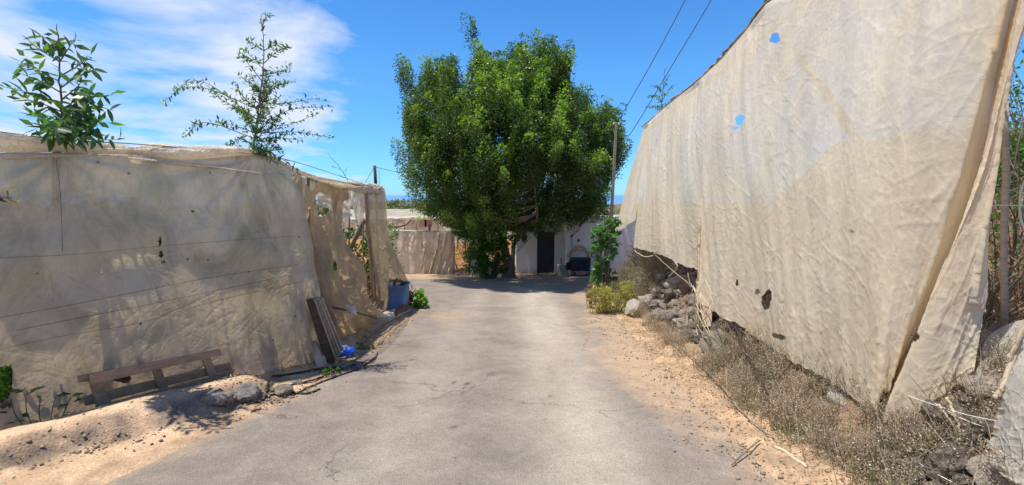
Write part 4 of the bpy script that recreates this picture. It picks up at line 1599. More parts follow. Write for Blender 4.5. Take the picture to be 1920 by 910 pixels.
TY = 18.9
TR = thing('ficus_tree', PY(948, 516, TY), 'huge dense dark green ficus tree towering over the hut at the end of the road', 'tree')
cand = RNG.uniform([735, 40], [1198, 430], (16000, 2))
cand = cand[inpoly(cand[:, 0], cand[:, 1])]
ed = edist(cand[:, 0], cand[:, 1])
hh = 5.3 * np.sqrt(np.clip(1 - (1 - np.clip(ed / 175, 0, 1)) ** 2, 0, 1)) * np.interp(cand[:, 1], [40, 250, 430], [.85, 1.0, .95])
# lobes: depth is modulated so the crown is made of upright plumes with dark gaps between
lob = pn(cand[:, 0] / 30.0, cand[:, 1] / 80.0, 501) + .6 * pn(cand[:, 0] / 16, cand[:, 1] / 34, 502)
hh = hh * np.where((cand[:, 0] > 965) & (cand[:, 1] > 340), .62, 1.0)
keep = ed > 4
cand, ed, hh, lob = cand[keep], ed[keep], hh[keep], lob[keep]
frontness = RNG.random(len(cand))
low = sst(250, 400, cand[:, 1])
sel = []
dep = np.zeros(len(cand))
typ = np.zeros(len(cand), int)
fr = frontness < .60
dep[fr] = -hh[fr] * (.80 + .20 * RNG.random(fr.sum())) + np.clip(-lob[fr], -.25, 1) * 2.9
bk = (frontness >= .60) & (frontness < .74)
dep[bk] = hh[bk] * (.6 + .4 * RNG.random(bk.sum()))
it = frontness >= .74
dep[it] = hh[it] * RNG.uniform(-.75, .6, it.sum())
okp = (~fr) | (RNG.random(len(cand)) > low * np.where(cand[:, 0] < 960, .12, .4))
okp &= (ed > 30) | (lob + .25 * ed / 30 > .05) | (cand[:, 1] > 380)
okp &= (~fr) | (lob > -.5)
idx = np.nonzero(okp)[0][:2100]
PC = np.array([PY(cand[i, 0], cand[i, 1], TY + dep[i]) for i in idx])
isf = fr[idx]
ctr = PY(950, 300, TY)
allP, allD, allL, allW, allC = [], [], [], [], []
for k in range(len(PC)):
    c = PC[k]
    out = c - np.array([ctr[0], TY, -1.0])
    out = out / (np.linalg.norm(out) + 1e-6)
    ax = out * .40 + np.array([0, 0, 1.15]) * np.interp(cand[idx[k], 1], [250, 420], [.9, .15]) + RNG.normal(0, .18, 3)
    if cand[idx[k], 1] > 380:
        ax[2] -= .3
    ax /= np.linalg.norm(ax)
    Lp = RNG.uniform(.6, 1.45)
    Rp = Lp * RNG.uniform(.15, .25)
    n = int(RNG.uniform(130, 185))
    t = RNG.random(n) ** .85
    r = Rp * np.sqrt(RNG.random(n)) * (np.sin(np.clip(t * .92 + .08, 0, 1) * pi) ** .6 + .12)
    th = RNG.uniform(0, 2 * pi, n)
    s1 = np.cross(ax, [.3, .5, .2])
    s1 /= np.linalg.norm(s1)
    s2 = np.cross(ax, s1)
    rad_ = s1 * np.cos(th)[:, None] + s2 * np.sin(th)[:, None]
    P = c + ax * ((t - .5) * Lp)[:, None] + rad_ * r[:, None]
    D = ax * .5 + rad_ * .8 + RNG.normal(0, .45, (n, 3))
    young_lit = (RNG.random() < .33) * np.clip((t - .35) * 1.8, 0, 1) + np.clip(t - .75, 0, 1) * .9  # paler plume tips: young leaves, with the top-lit brightness put into their colour
    young_lit = np.clip(young_lit + RNG.normal(0, .12, n), 0, 1)[:, None]
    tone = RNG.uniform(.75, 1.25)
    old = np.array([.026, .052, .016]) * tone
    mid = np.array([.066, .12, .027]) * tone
    yg = np.array([.25, .37, .055])  # yellow green of new leaves, brightened to carry the sunlit highlights
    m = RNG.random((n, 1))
    colr = (old * (1 - m) + mid * m) * (1 - young_lit) + yg * young_lit
    allP.append(P)
    allD.append(D)
    allL.append(RNG.uniform(.055, .105, n))
    allW.append(RNG.uniform(.030, .052, n))
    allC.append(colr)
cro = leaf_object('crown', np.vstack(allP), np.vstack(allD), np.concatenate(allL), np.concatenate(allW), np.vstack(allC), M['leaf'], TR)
# trunk, limbs, twigs
tb = PY(950, 520, TY)
tb[2] = gsm(tb[0], tb[1]) - .15
fork = PY(944, 462, TY)
trunk = curve_pts([tb, PY(952, 495, TY), fork, PY(940, 430, TY), PY(934, 400, TY)], 14)
MB().tube(trunk, [.30, .25, .22, .2, .19, .185, .18, .18, .175, .17, .165, .16, .15, .14], 12).build('trunk', M['bark'], TR)
tr2 = curve_pts([PY(962, 519, TY + .3) - [0, 0, .2], PY(961, 490, TY + .3), PY(966, 450, TY + .3), PY(985, 425, TY + .2)], 10)
MB().tube(tr2, np.linspace(.12, .07, 10), 10).build('trunk', M['bark'], TR)
limb_ends = [(800, 330, -2.5), (770, 250, -1), (800, 180, 0), (850, 200, -2), (893, 90, 0), (905, 200, -2.8), (960, 160, -2), (1010, 150, -1), (1060, 170, .5), (1040, 240, -3), (1100, 260, -1.5), (1150, 300, 0), (1090, 370, -2.5),
             (1000, 330, -3.4), (860, 300, -3.2), (1140, 360, 1.5), (820, 380, -1), (930, 120, 2), (1020, 120, 2), (850, 150, 2.5), (990, 240, -3.4), (1060, 320, -3.2)]
limb_pts = []
tops = [trunk[-1], tr2[-1], trunk[9], trunk[11]]
for k, (u, v, dy) in enumerate(limb_ends):
    e = PY(u, v, TY + dy)
    a = tops[k % len(tops)] if u < 980 else tr2[-1]
    mid = a * .5 + e * .5 + np.array([0, 0, -.06]) * np.linalg.norm(e - a) + RNG.normal(0, .15, 3)
    mid[1] = a[1] + (e[1] - a[1]) * .75
    pts = curve_pts([a, a * .8 + mid * .2 + [0, 0, .12], mid, e], 16)
    MB().tube(pts, np.linspace(.085, .018, 16), 7).build('limb', M['bark'], TR)
    limb_pts.append(pts[4:])
LP = np.vstack(limb_pts)
tw = MB()
front_sparse = [k for k in range(len(PC)) if isf[k]]
cnt = 0
order = list(range(len(PC)))
random.shuffle(order)
for k in order[:760]:
    c = PC[k]
    d = np.linalg.norm(LP - c, axis=1) + np.where(LP[:, 2] > c[2] + .3, 2.0, 0)
    a = LP[int(np.argmin(d))]
    mid = (a + c) / 2 + np.array([0, 0, -.12 * np.linalg.norm(c - a)]) + RNG.normal(0, .06, 3)
    tw.tube(curve_pts([a, mid, c, c + (c - mid) * .35], 7), np.linspace(.018, .004, 7), 4, False)
o = tw.build('twigs', M['twig'], TR)
o['kind'] = 'stuff'


# bush at the foot of the tree
def blob_bush(name, blobs, n, L, Wd, cols, label, cat, stems=None, mat='leaf', parent=None, up=.2, base=None, stem_mat='twig'):
    """blobs: (centre, rx, ry, rz) ellipsoids filled towards the shell"""
    c0 = base if base is not None else np.array([np.mean([b[0][0] for b in blobs]), np.mean([b[0][1] for b in blobs]), min(b[0][2] - b[3] for b in blobs)])
    T = thing(name, c0, label, cat)
    vol = np.array([b[1] * b[2] * b[3] for b in blobs]) ** .7
    vol /= vol.sum()
    PP, DD, CC = [], [], []
    for b, w in zip(blobs, vol):
        k = int(n * w)
        ng = max(3, k // 22)
        g = rand_unit(ng) * (RNG.random((ng, 1)) ** .35)
        gi = RNG.integers(0, ng, k)
        P = g[gi] + RNG.normal(0, .13, (k, 3))
        gt = RNG.uniform(.75, 1.3, ng)[gi][:, None]
        PP.append(np.asarray(b[0]) + P * np.array([b[1], b[2], b[3]]))
        DD.append(g[gi] + RNG.normal(0, .55, (k, 3)) + np.array([0, 0, up]))
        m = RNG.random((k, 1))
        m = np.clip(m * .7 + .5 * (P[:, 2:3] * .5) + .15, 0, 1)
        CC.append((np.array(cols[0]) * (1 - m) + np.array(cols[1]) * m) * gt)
    P = np.vstack(PP)
    gzv = gsm(P[:, 0], P[:, 1])
    ok = P[:, 2] > gzv + .01
    P = P[ok]
    D = np.vstack(DD)[ok]
    C_ = np.clip(np.vstack(CC)[ok], 0, 1)
    n_ = len(P)
    leaf_object('foliage', P, D, RNG.uniform(.7, 1.3, n_) * L, RNG.uniform(.8, 1.2, n_) * Wd, C_, M[mat], T)
    mb = MB()
    for b in blobs:
        for k in range(stems or 3):
            e = np.asarray(b[0]) + rand_unit(1)[0] * np.array([b[1], b[2], b[3]]) * .75
            mb.tube(curve_pts([c0 + RNG.normal(0, .02, 3) * [1, 1, 0] - [0, 0, .05], (c0 + e) / 2 + RNG.normal(0, .04, 3), e], 7), np.linspace(.02 if L > .03 else .008, .003, 7), 5, False)
    mb.build('stems', M[stem_mat], T)['kind'] = 'stuff'
    return T


YB2 = 18.2
bb = []
for (u, v, r, ry_) in ((885, 420, 26, .55), (905, 440, 34, .7), (890, 462, 30, .7), (915, 470, 30, .7), (895, 490, 26, .6), (915, 500, 24, .5), (938, 478, 18, .5), (870, 440, 14, .4), (930, 450, 22, .6), (905, 508, 22, .5), (955, 452, 20, .5), (972, 436, 20, .6), (1000, 428, 16, .5), (862, 425, 18, .6), (938, 498, 16, .5)):
    c = PY(u, v, YB2)
    rr = r * YB2 / FPX
    bb.append((c, rr * .85, ry_, rr * .95))
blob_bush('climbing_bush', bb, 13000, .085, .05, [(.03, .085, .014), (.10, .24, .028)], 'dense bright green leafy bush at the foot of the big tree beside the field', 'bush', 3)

# green shrub before the shed (tall, glossy leaves)
bb = []
YS = 11.6
for (u, v, r) in ((1148, 412, 12), (1136, 428, 16), (1122, 440, 14), (1140, 450, 18), (1120, 462, 12), (1136, 476, 17), (1128, 500, 15), (1118, 520, 14), (1140, 520, 14), (1150, 440, 12), (1134, 540, 14)):
    c = PY(u, v, YS)
    rr = r * YS / FPX
    bb.append((c, rr, rr * 1.1, rr))
sb = np.array([PY(1132, 560, YS)[0], YS, float(gsm(PY(1132, 560, YS)[0], YS))])
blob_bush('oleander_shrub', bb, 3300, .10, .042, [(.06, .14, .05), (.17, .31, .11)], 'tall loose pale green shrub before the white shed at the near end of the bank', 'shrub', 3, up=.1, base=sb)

# yellow green low bush
bb = []
YS = 9.6
for (u, v, r) in ((1118, 575, 17), (1140, 565, 22), (1160, 572, 22), (1130, 545, 17), (1150, 590, 17), (1175, 560, 15), (1118, 555, 15), (1165, 545, 16), (1180, 535, 12)):
    c = PY(u, v, YS)
    rr = r * YS / FPX
    bb.append((c, rr, rr * 1.4, rr * .9))
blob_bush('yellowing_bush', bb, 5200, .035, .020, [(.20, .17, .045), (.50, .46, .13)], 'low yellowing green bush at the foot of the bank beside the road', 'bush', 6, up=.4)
bb = []
for (u, v, r) in ((1108, 545, 12), (1112, 560, 12), (1104, 555, 9)):
    c = PY(u, v, 10.3)
    rr = r * 10.3 / FPX
    bb.append((c, rr, rr * 1.4, rr * 1.1))
blob_bush('reddish_bush', bb, 1700, .03, .014, [(.20, .11, .06), (.40, .26, .14)], 'small reddish dry bush left of the yellowing bush by the yard', 'bush', 6, up=.4)

# vivid weed beside the blue bin
bb = []
for (u, v, r) in ((786, 560, 12), (794, 570, 9), (780, 572, 8), (788, 549, 7)):
    c = PY(u, v, 10.3)
    rr = r * 10.3 / FPX
    bb.append((c, rr, rr, rr))
blob_bush('green_weed', bb, 1500, .045, .028, [(.08, .24, .02), (.24, .50, .05)], 'vivid green weed at the end of the net wall right of the blue bin', 'weed', 4)
bb = []
for (u, v, r) in ((762, 565, 10), (768, 556, 9), (760, 578, 7)):
    c = PY(u, v, 10.5)
    rr = r * 10.5 / FPX
    bb.append((c, rr, rr, rr))
blob_bush('dark_weed', bb, 800, .04, .022, [(.025, .05, .015), (.08, .12, .035)], 'dark green weed between the blue bin and the vivid weed', 'weed', 4)
for (u, v, r, ct, lb) in ((680, 655, 11, [(.10, .14, .04), (.22, .28, .07)], 'straggly olive weed on the soil below the brown rag and net heap'), (612, 705, 10, [(.05, .12, .02), (.13, .26, .04)], 'small green weed growing among the black hoses'),
                          (662, 640, 9, [(.2, .17, .09), (.36, .3, .16)], 'dry grassy tuft beside the leaning boards')):
    g = PG(u, v)
    rr = r * np.linalg.norm(g) / FPX
    blob_bush('weed', [(g + np.array([0, 0, rr * .6]), rr * 1.6, rr * 1.2, rr * .8), (g + np.array([rr * 1.6, rr * .9, rr * .4]), rr * 1.1, rr * .9, rr * .6)], 420, .028, .012, ct, lb, 'weed', 4, up=.6)

# foliage inside the netting house, behind the nets
def inner_bush(x, y, r, h, label, name='greenhouse_plant'):
    z = float(gsm(x, y))
    bbs = [(np.array([x + RNG.normal(0, r * .3), y + RNG.normal(0, r * .3), z + h * t]), r, r, h * .25) for t in (.25, .5, .78)]
    return blob_bush(name, bbs, 2400, .085, .04, [(.025, .06, .018), (.09, .17, .04)], label, 'plant', 3)


inner_bush(-3.75, 9.8, .5, 1.9, 'dark leafy plant seen in the opening of the net wall')
inner_bush(-3.5, 11.3, .5, 2.0, 'dark leafy plant at the far end behind the opening of the net wall')
inner_bush(-4.5, 10.6, .6, 2.1, 'dark leafy plant deeper inside the net wall opening')
inner_bush(-3.45, 7.7, .35, 1.7, 'green plant showing through the torn hanging net')
for k, (u, v, s) in enumerate(((30, 640, .30), (330, 600, .34), (505, 400, .2), (180, 560, .42), (440, 500, .3), (250, 480, .3))):
    p = PL(u, v, -.35 - .1 * (k % 2))
    z = float(gsm(p[0], p[1]))
    bbs = [(p, .25, .22, s), (np.array([p[0], p[1], (p[2] + z) / 2]), .2, .2, .4)]
    T = blob_bush('greenhouse_plant', bbs, 260, .13, .06, [(.03, .07, .02), (.1, .18, .05)],
                  ('leafy plant behind the net at the lower left', 'leafy plant behind the net above the pallet', 'leafy plant behind the net high up near the corner post', 'shadowy plant behind the middle left of the net wall',
                   'shadowy plant behind the net below the yellow flowered shrub', 'leafy plant behind the pale tear in the net')[k], 'plant', 3)

# plant pressing out at far lower left and dark leaves at the base of the net
bb = [(PL(-4, 712, .06), .06, .05, .10), (PL(-2, 735, .05), .07, .05, .07)]
blob_bush('ground_plant', bb, 420, .05, .022, [(.05, .14, .02), (.14, .30, .04)], 'bright green plant bulging from the net at the left edge', 'plant', 3)
bt = thing('creeping_plant', PL(60, 800, .1), 'dark low creeping plant with broad leaves at the base of the left net', 'plant')
for k in range(46):
    u = RNG.uniform(0, 150)
    v = RNG.uniform(735, 815) - .08 * u
    p = PL(u, v, RNG.uniform(.03, .10))
    d = rand_unit(1)[0]
    d[2] = abs(d[2]) * .5
    put_leaf(bt, p, d, RNG.uniform(.06, .12))
for k in range(5):
    MB().tube(curve_pts([PL(60 + 12 * k, 815, .08), PL(30 + 22 * k, 780, .1), PL(20 + 28 * k, 745, .07)], 8), .004, 5).build('stem', M['twig'], bt)


# ================================================================== planting inside the netting house
def leaf_stuff(name, P, D, L, Wd, C, mat, label, kind='stuff'):
    o = leaf_object(name, P, D, L, Wd, C, M[mat])
    return tag(o, label, None, None, kind)


n = 16000
a = RNG.uniform(-3, 3.1, n)
q = -RNG.uniform(.9, 2.4, n)
x = WA[0] + WD[0] * a + WN[0] * q
y = WA[1] + WD[1] * a + WN[1] * q
k2 = RNG.random(n) < .35
x[k2] = RNG.uniform(-7.5, -4.2, k2.sum())
y[k2] = RNG.uniform(7.5, 11.5, k2.sum())
z = gsm(x, y) + RNG.uniform(.1, 1.95, n)
clump = fbm(x * 1.1 + z * .4, y * 1.1 + z, 601, 3)
ok = clump > -.55
x, y, z = x[ok], y[ok], z[ok]
n = len(x)
m = RNG.random((n, 1))
leaf_stuff('greenhouse_crop', np.stack([x, y, z], 1), rand_unit(n) + [0, 0, -.3], RNG.uniform(.14, .3, n), RNG.uniform(.06, .12, n),
           np.array([.03, .07, .02]) * (1 - m) + np.array([.10, .17, .05]) * m, 'leaf', 'mass of crop leaves growing inside the netting house')

# ================================================================== stones of the right bank
def rock_mesh(name, mat, seed, flat=.8):
    import bmesh
    bm = bmesh.new()
    bmesh.ops.create_icosphere(bm, subdivisions=3, radius=.5)
    r = np.random.default_rng(seed)
    planes = r.normal(0, 1, (9, 3))
    planes /= np.linalg.norm(planes, axis=1, keepdims=True)
    offs = r.uniform(.30, .46, 9)
    for v in bm.verts:
        p = np.array(v.co)
        for pl, of in zip(planes, offs):
            dd = p @ pl - of
            if dd > 0:
                p = p - pl * dd * .85
        nn = p / (np.linalg.norm(p) + 1e-9)
        s = float(fbm(np.array(nn[0] * 2 + seed), np.array(nn[1] * 2 + nn[2] * 1.7), seed % 50, 4, .6))
        p = p * (1 + .22 * s)
        v.co = (p[0], p[1], p[2] * flat)
    me = bpy.data.meshes.new(name)
    bm.to_mesh(me)
    bm.free()
    me.materials.append(mat)
    me.polygons.foreach_set('use_smooth', np.array([RNG.random() < .5 for _ in me.polygons], bool))
    return me


ROCKS = [rock_mesh('stone', M['stone'], s, f) for s, f in ((1, .8), (2, .7), (3, .9), (4, .75), (5, .85))]
ROCKP = [rock_mesh('stone', M['stone_pale'], s, f) for s, f in ((11, .8), (12, .7), (13, .9))]
DW = thing('dry_stone_bank', (2.9, 7, -.5), 'rough dark lava stones piled along the foot of the right hand net', 'stone wall')


def put_rock(parent, p, s, mesh, name='stone'):
    o = bpy.data.objects.new(name, mesh)
    COL.objects.link(o)
    if parent is not None:
        o.parent = parent
        o.location = Vector([float(c) for c in p]) - wpos(parent)
    else:
        o.location = [float(c) for c in p]
    o.rotation_euler = (random.uniform(-.5, .5), random.uniform(-.5, .5), random.uniform(0, 6.28))
    o.scale = (s * random.uniform(.8, 1.3), s * random.uniform(.8, 1.2), s * random.uniform(.75, 1.05))
    return o


placed = []
tries = 0
while len(placed) < 283 and tries < 14000:
    tries += 1
    y = 2.0 + 10.8 * random.random() ** 1.0
    if random.random() < .8:
        y = random.uniform(5.3, 9.6)
    d = random.uniform(.42, 1.38) if random.random() < .5 else random.uniform(.75, 1.38)
    x = float(toe(y)) + d
    # bare rocky face between 5.6 and 9 m and again nearest the camera
    dens = max(float(sst(4.8, 5.8, y) * sst(10.2, 9.0, y)), float(sst(3.1, 2.5, y) * .9), .08)
    if random.random() > dens:
        continue
    s = random.choice([.10, .13, .16, .2, .24, .3] if y > 3.2 else [.08, .10, .13, .16, .2]) * random.uniform(.85, 1.15)
    if all((x - a) ** 2 + (y - b) ** 2 > (.36 * (s + c)) ** 2 for a, b, c in placed):
        if 2.95 < y < 5.5 and 2.48 - s * .5 < x < 3.05:
            continue
        placed.append((x, y, s))
        z = float(gsm(x, y)) + s * .16
        put_rock(DW, (x, y, z), s * 1.5, random.choice(ROCKS if random.random() < .68 else ROCKP))
for (u, v, s, pl) in ((1210, 612, .14, 0), (1790, 880, .17, 1), (1845, 800, .20, 1), (1720, 895, .12, 0), (1860, 895, .22, 1), (1780, 830, .14, 0), (1838, 760, .2, 1), (1750, 850, .12, 1), (1815, 850, .14, 0), (1800, 905, .15, 0), (1830, 825, .13, 1), (1770, 790, .14, 0), (1800, 770, .17, 1), (1455, 730, .18, 1), (1520, 640, .2, 1), (1400, 680, .2, 1)):
    p = PG(u, v)
    put_rock(DW, p + [0, 0, s * .1], s, random.choice(ROCKP if pl else ROCKS))

# loose rocks along the left verge, each a thing of its own
def single_rock(u, v, s, mat, seed, label, flat=.8, name='rock', sx=1.0, cat='rock', dz=.12):
    p = PG(u, v)
    me = rock_mesh(name, M[mat], seed, flat)
    o = bpy.data.objects.new(name, me)
    COL.objects.link(o)
    o.location = [float(p[0]), float(p[1]), float(p[2] + s * dz)]
    o.scale = (s * sx, s, s)
    o.rotation_euler = (.1, -.1, seed * 1.3)
    return tag(o, label, cat)


single_rock(462, 745, .25, 'stone_grey', 31, 'pale grey angular boulder on the verge right of the pallet', .85)
single_rock(404, 752, .24, 'stone_pale', 32, 'tan flat topped rock at the end of the earth ledge beside the pallet', .6, sx=1.2)
single_rock(420, 757, .20, 'stone', 36, 'dark rough rock between the tan ledge rock and the pale boulder', .7)
single_rock(528, 737, .22, 'stone_pale', 33, 'brown half buried rock below the black hoses', .45, sx=1.3)
single_rock(482, 748, .16, 'stone', 34, 'small dark rock right of the pale grey boulder', .7)
single_rock(556, 722, .13, 'stone_grey', 35, 'small grey stone beside the end of the black hoses', .5)
single_rock(762, 578, .12, 'stone_pale', 37, 'small pale stone at the foot of the vivid green weed', .7)

# ================================================================== dry scrub on the bank
def scrub(name, spots, label, twig_cols, fuzz_cols, per=70, fuzz=240, hgt=.30, tw=.0032, fz=.011, spread=.5):
    VV, FF, CC = [], [], []
    nb = 0
    for (x, y, s) in spots:
        z = float(gsm(x, y))
        n = int(per * s)
        th = RNG.uniform(0, 2 * pi, n)
        el = RNG.uniform(.35, 1.45, n)
        L = RNG.uniform(.5, 1.1, n) * hgt * s ** .5
        b = np.stack([x + RNG.normal(0, .07 * s, n), y + RNG.normal(0, .07 * s, n), np.full(n, z - .02)], 1)
        d = np.stack([np.cos(th) * np.cos(el) * spread * 1.6, np.sin(th) * np.cos(el) * spread * 1.6, np.sin(el)], 1)
        d /= np.linalg.norm(d, axis=1, keepdims=True)
        sd = np.cross(d, rand_unit(n))
        sd /= np.linalg.norm(sd, axis=1, keepdims=True)
        bend = rand_unit(n) * .25
        pts = []
        for k in range(4):
            t = k / 3
            c = b + d * (L * t)[:, None] + bend * (L * t * t)[:, None]
            w = tw * (1 - .7 * t)
            pts += [c - sd * w, c + sd * w]
        V = np.stack(pts, 1).reshape(-1, 3)
        F = (np.arange(n)[:, None, None] * 8 + np.array([[0, 1, 3, 2], [2, 3, 5, 4], [4, 5, 7, 6]])[None]).reshape(-1, 4)
        VV.append(V)
        FF.append(F + nb)
        nb += len(V)
        tone = RNG.uniform(.7, 1.35)
        m = RNG.random((n, 1))
        CC.append(np.repeat((np.array(twig_cols[0]) * (1 - m) + np.array(twig_cols[1]) * m) * tone, 8, axis=0))
        # tiny dry leaves and seed heads on the twigs
        k = int(fuzz * s)
        ti = RNG.integers(0, n, k)
        t = RNG.uniform(.3, 1.08, k)
        P = b[ti] + d[ti] * (L[ti] * t)[:, None] + bend[ti] * (L[ti] * t * t)[:, None] + RNG.normal(0, .013, (k, 3))
        m = RNG.random((k, 1))
        cc = (np.array(fuzz_cols[0]) * (1 - m) + np.array(fuzz_cols[1]) * m) * tone
        V, F, C_ = leaf_quads(P, rand_unit(k), RNG.uniform(.6, 1.6, k) * fz, RNG.uniform(.4, 1.0, k) * fz, cc)
        VV.append(V)
        FF.append(F + nb)
        nb += len(V)
        CC.append(C_)
    me = npmesh(name, np.vstack(VV), np.vstack(FF), M['dry'], np.clip(np.vstack(CC), 0, 1))
    return tag(link(name, me), label, None, None, 'stuff')


spots = []
for k in range(640):
    y = random.uniform(1.5, 12.5)
    d = random.uniform(.12, 1.25)
    face = 1 - .97 * float(sst(5.0, 5.9, y) * sst(9.8, 9.0, y))
    if d > .24 and random.random() > face:
        continue
    if y > 9.5 and d < .3:
        continue
    if y < 2.6 and d > .72 and random.random() < .6:
        continue
    spots.append((float(toe(y)) + d + .05 * random.random(), y, random.uniform(.5, 1.2)))
scrub('dry_scrub', spots, 'grey brown dry scrub covering the right bank', [(.19, .135, .10), (.44, .34, .26)], [(.22, .17, .125), (.50, .42, .34)], 70, 380, .25, .0034, .012)
spots = []
for k in range(42):
    y = random.uniform(1.8, 5.0)
    spots.append((float(toe(y)) + random.uniform(.05, .95), y, random.uniform(.4, .9)))
scrub('green_grey_scrub', spots, 'greyish green low scrub mixed into the dry scrub', [(.10, .10, .06), (.22, .21, .14)], [(.10, .13, .06), (.24, .27, .16)], 50, 330, .22)
spots = [(float(toe(y)) + d, y, s) for (y, d, s) in [(random.uniform(10.0, 13.4), random.uniform(.15, 1.0), random.uniform(.9, 1.7)) for _ in range(60)]]
scrub('tall_dry_scrub', spots, 'tall grey brown dead scrub heaped under the far end of the net', [(.20, .15, .10), (.40, .32, .23)], [(.22, .17, .12), (.42, .36, .28)], 80, 700, .46, .005, .019, .8)
spots = []
for k in range(150):
    x = random.uniform(3.7, 10.5)
    y = random.uniform(1.8, 11)
    spots.append((x, y, random.uniform(.8, 1.7)))
scrub('hill_scrub', spots, 'bare brown scrub on the slope behind the netting screen', [(.12, .075, .05), (.30, .20, .13)], [(.16, .09, .05), (.36, .24, .14)], 50, 150, .5, .006, .022)

# leaf litter and pebbles
def litter(name, n, regions, cols, size, label, flat=True):
    P, C_ = [], []
    for (f, w) in regions:
        k = int(n * w)
        x, y = f(k)
        P.append(np.stack([x, y, gsm(x, y) + .022 + RNG.uniform(0, .012, k)], 1))
    P = np.vstack(P)
    k = len(P)
    D = rand_unit(k)
    D[:, 2] *= .25
    m = RNG.random((k, 1))
    cc = np.array(cols[0]) * (1 - m) + np.array(cols[1]) * m
    o = leaf_object(name, P, D, RNG.uniform(.6, 1.5, k) * size, RNG.uniform(.3, .7, k) * size, cc, M['dry'], None, .15)
    return tag(o, label, None, None, 'stuff')


def reg_right(k):
    y = RNG.uniform(1.6, 10, k)
    return toe(y) - np.abs(RNG.normal(0, .28, k)) + .15, y


def reg_left(k):
    y = RNG.uniform(4.0, 11, k)
    return xl(y) - RNG.uniform(-.12, .6, k) ** 1.0, y


def reg_ledge(k):
    a = RNG.uniform(-1.2, 2.4, k)
    q = RNG.uniform(.05, 1.15, k)
    return WA[0] + WD[0] * a + WN[0] * q, WA[1] + WD[1] * a + WN[1] * q


def reg_yard(k):
    return RNG.uniform(-2.6, 2.6, k), RNG.uniform(17.5, 20.8, k)


litter('leaf_litter', 5200, [(reg_right, .55), (reg_left, .27), (reg_ledge, .1), (reg_yard, .08)], [(.20, .12, .06), (.55, .42, .27)], .026, 'dry leaf litter strewn along the road edges')


def pebbles(name, n, regs, label, s0, s1, mat):
    import bmesh
    VV, FF = [], []
    base = np.array([(1, 0, 0), (-1, 0, 0), (0, 1, 0), (0, -1, 0), (0, 0, 1), (0, 0, -1)], float)
    tri = np.array([(0, 2, 4), (2, 1, 4), (1, 3, 4), (3, 0, 4), (2, 0, 5), (1, 2, 5), (3, 1, 5), (0, 3, 5)])
    for f, w in regs:
        k = int(n * w)
        x, y = f(k)
        P = np.stack([x, y, gsm(x, y) + .012], 1)
        s = RNG.uniform(s0, s1, (k, 1, 1)) * (RNG.random((k, 1, 1)) ** 2 * .8 + .35)
        V = P[:, None, :] + base[None] * s * RNG.uniform(.6, 1.3, (k, 6, 1)) * np.array([1, 1, .7])
        b0 = len(np.vstack(VV)) if VV else 0
        VV.append(V.reshape(-1, 3))
        FF.append((np.arange(k)[:, None, None] * 6 + tri[None] + b0).reshape(-1, 3))
    return tag(link(name, npmesh(name, np.vstack(VV), np.vstack(FF), mat, None, False, 3)), label, None, None, 'stuff')


def reg_rs(k):
    y = RNG.uniform(1.5, 12, k)
    return toe(y) - .1 - np.abs(RNG.normal(0, .35, k)), y


def reg_edge(k):
    a = RNG.uniform(-1.5, 1.9, k)
    q = RNG.normal(.86, .10, k)
    return WA[0] + WD[0] * a + WN[0] * q, WA[1] + WD[1] * a + WN[1] * q


def reg_bank(k):
    y = RNG.uniform(1.6, 11, k)
    return toe(y) + RNG.uniform(.0, 1.2, k), y


pebbles('gravel', 3800, [(reg_rs, .3), (reg_edge, .16), (reg_left, .2), (reg_bank, .34)], 'loose gravel and small stones at the road edges', .004, .026, simple('gravel_stone', (.24, .18, .125), (.50, .38, .27), 3))

# ================================================================== pallets, boards, bin, hoses, bag
def px_board(name, parent, c4, th, mat, label=None, off=0.0):
    """board whose face corners are 4 points (tl, tr, br, bl), thickness th towards -normal"""
    c4 = [np.asarray(c) for c in c4]
    nrm = np.cross(c4[1] - c4[0], c4[3] - c4[0])
    nrm /= np.linalg.norm(nrm)
    if nrm @ (CAM - c4[0]) < 0:
        nrm = -nrm
    fr_ = [c + nrm * off for c in c4]
    bk_ = [c - nrm * th for c in fr_]
    mb = MB()
    mb._add(fr_ + bk_, [(3, 2, 1, 0), (4, 5, 6, 7), (0, 1, 5, 4), (1, 2, 6, 5), (2, 3, 7, 6), (3, 0, 4, 7)])
    o = mb.build(name, mat, parent, .003)
    if label:
        o['label'] = label
    return o


PT = thing('wooden_pallet', PL(300, 755, .1), 'weathered brown wooden pallet lying on its edge against the left net above the earth ledge', 'pallet')


def plq(pts, off):
    return [PL(u, v, off + .09) for u, v in pts]


px_board('board', PT, plq([(168, 702), (413, 655), (416, 666), (170, 722)], .13), .022, M['wood_brown'], 'top board of the pallet')
px_board('board', PT, plq([(156, 744), (432, 680), (436, 694), (160, 762)], .07), .022, M['wood_brown'])
px_board('board', PT, plq([(184, 762), (440, 694), (434, 708), (188, 778)], .125), .022, M['wood_brown'])
px_board('board', PT, plq([(146, 706), (196, 696), (198, 712), (148, 718)], .08), .022, M['wood_brown'])
px_board('stringer', PT, plq([(168, 712), (190, 708), (214, 768), (186, 777)], .105), .05, M['wood_brown'])
px_board('stringer', PT, plq([(286, 690), (301, 687), (316, 727), (298, 732)], .105), .04, M['wood_brown'])
px_board('stringer', PT, plq([(378, 668), (392, 665), (408, 702), (392, 706)], .105), .04, M['wood_brown'])
px_board('stringer', PT, plq([(404, 712), (420, 709), (430, 738), (412, 742)], .105), .04, M['wood_brown'])

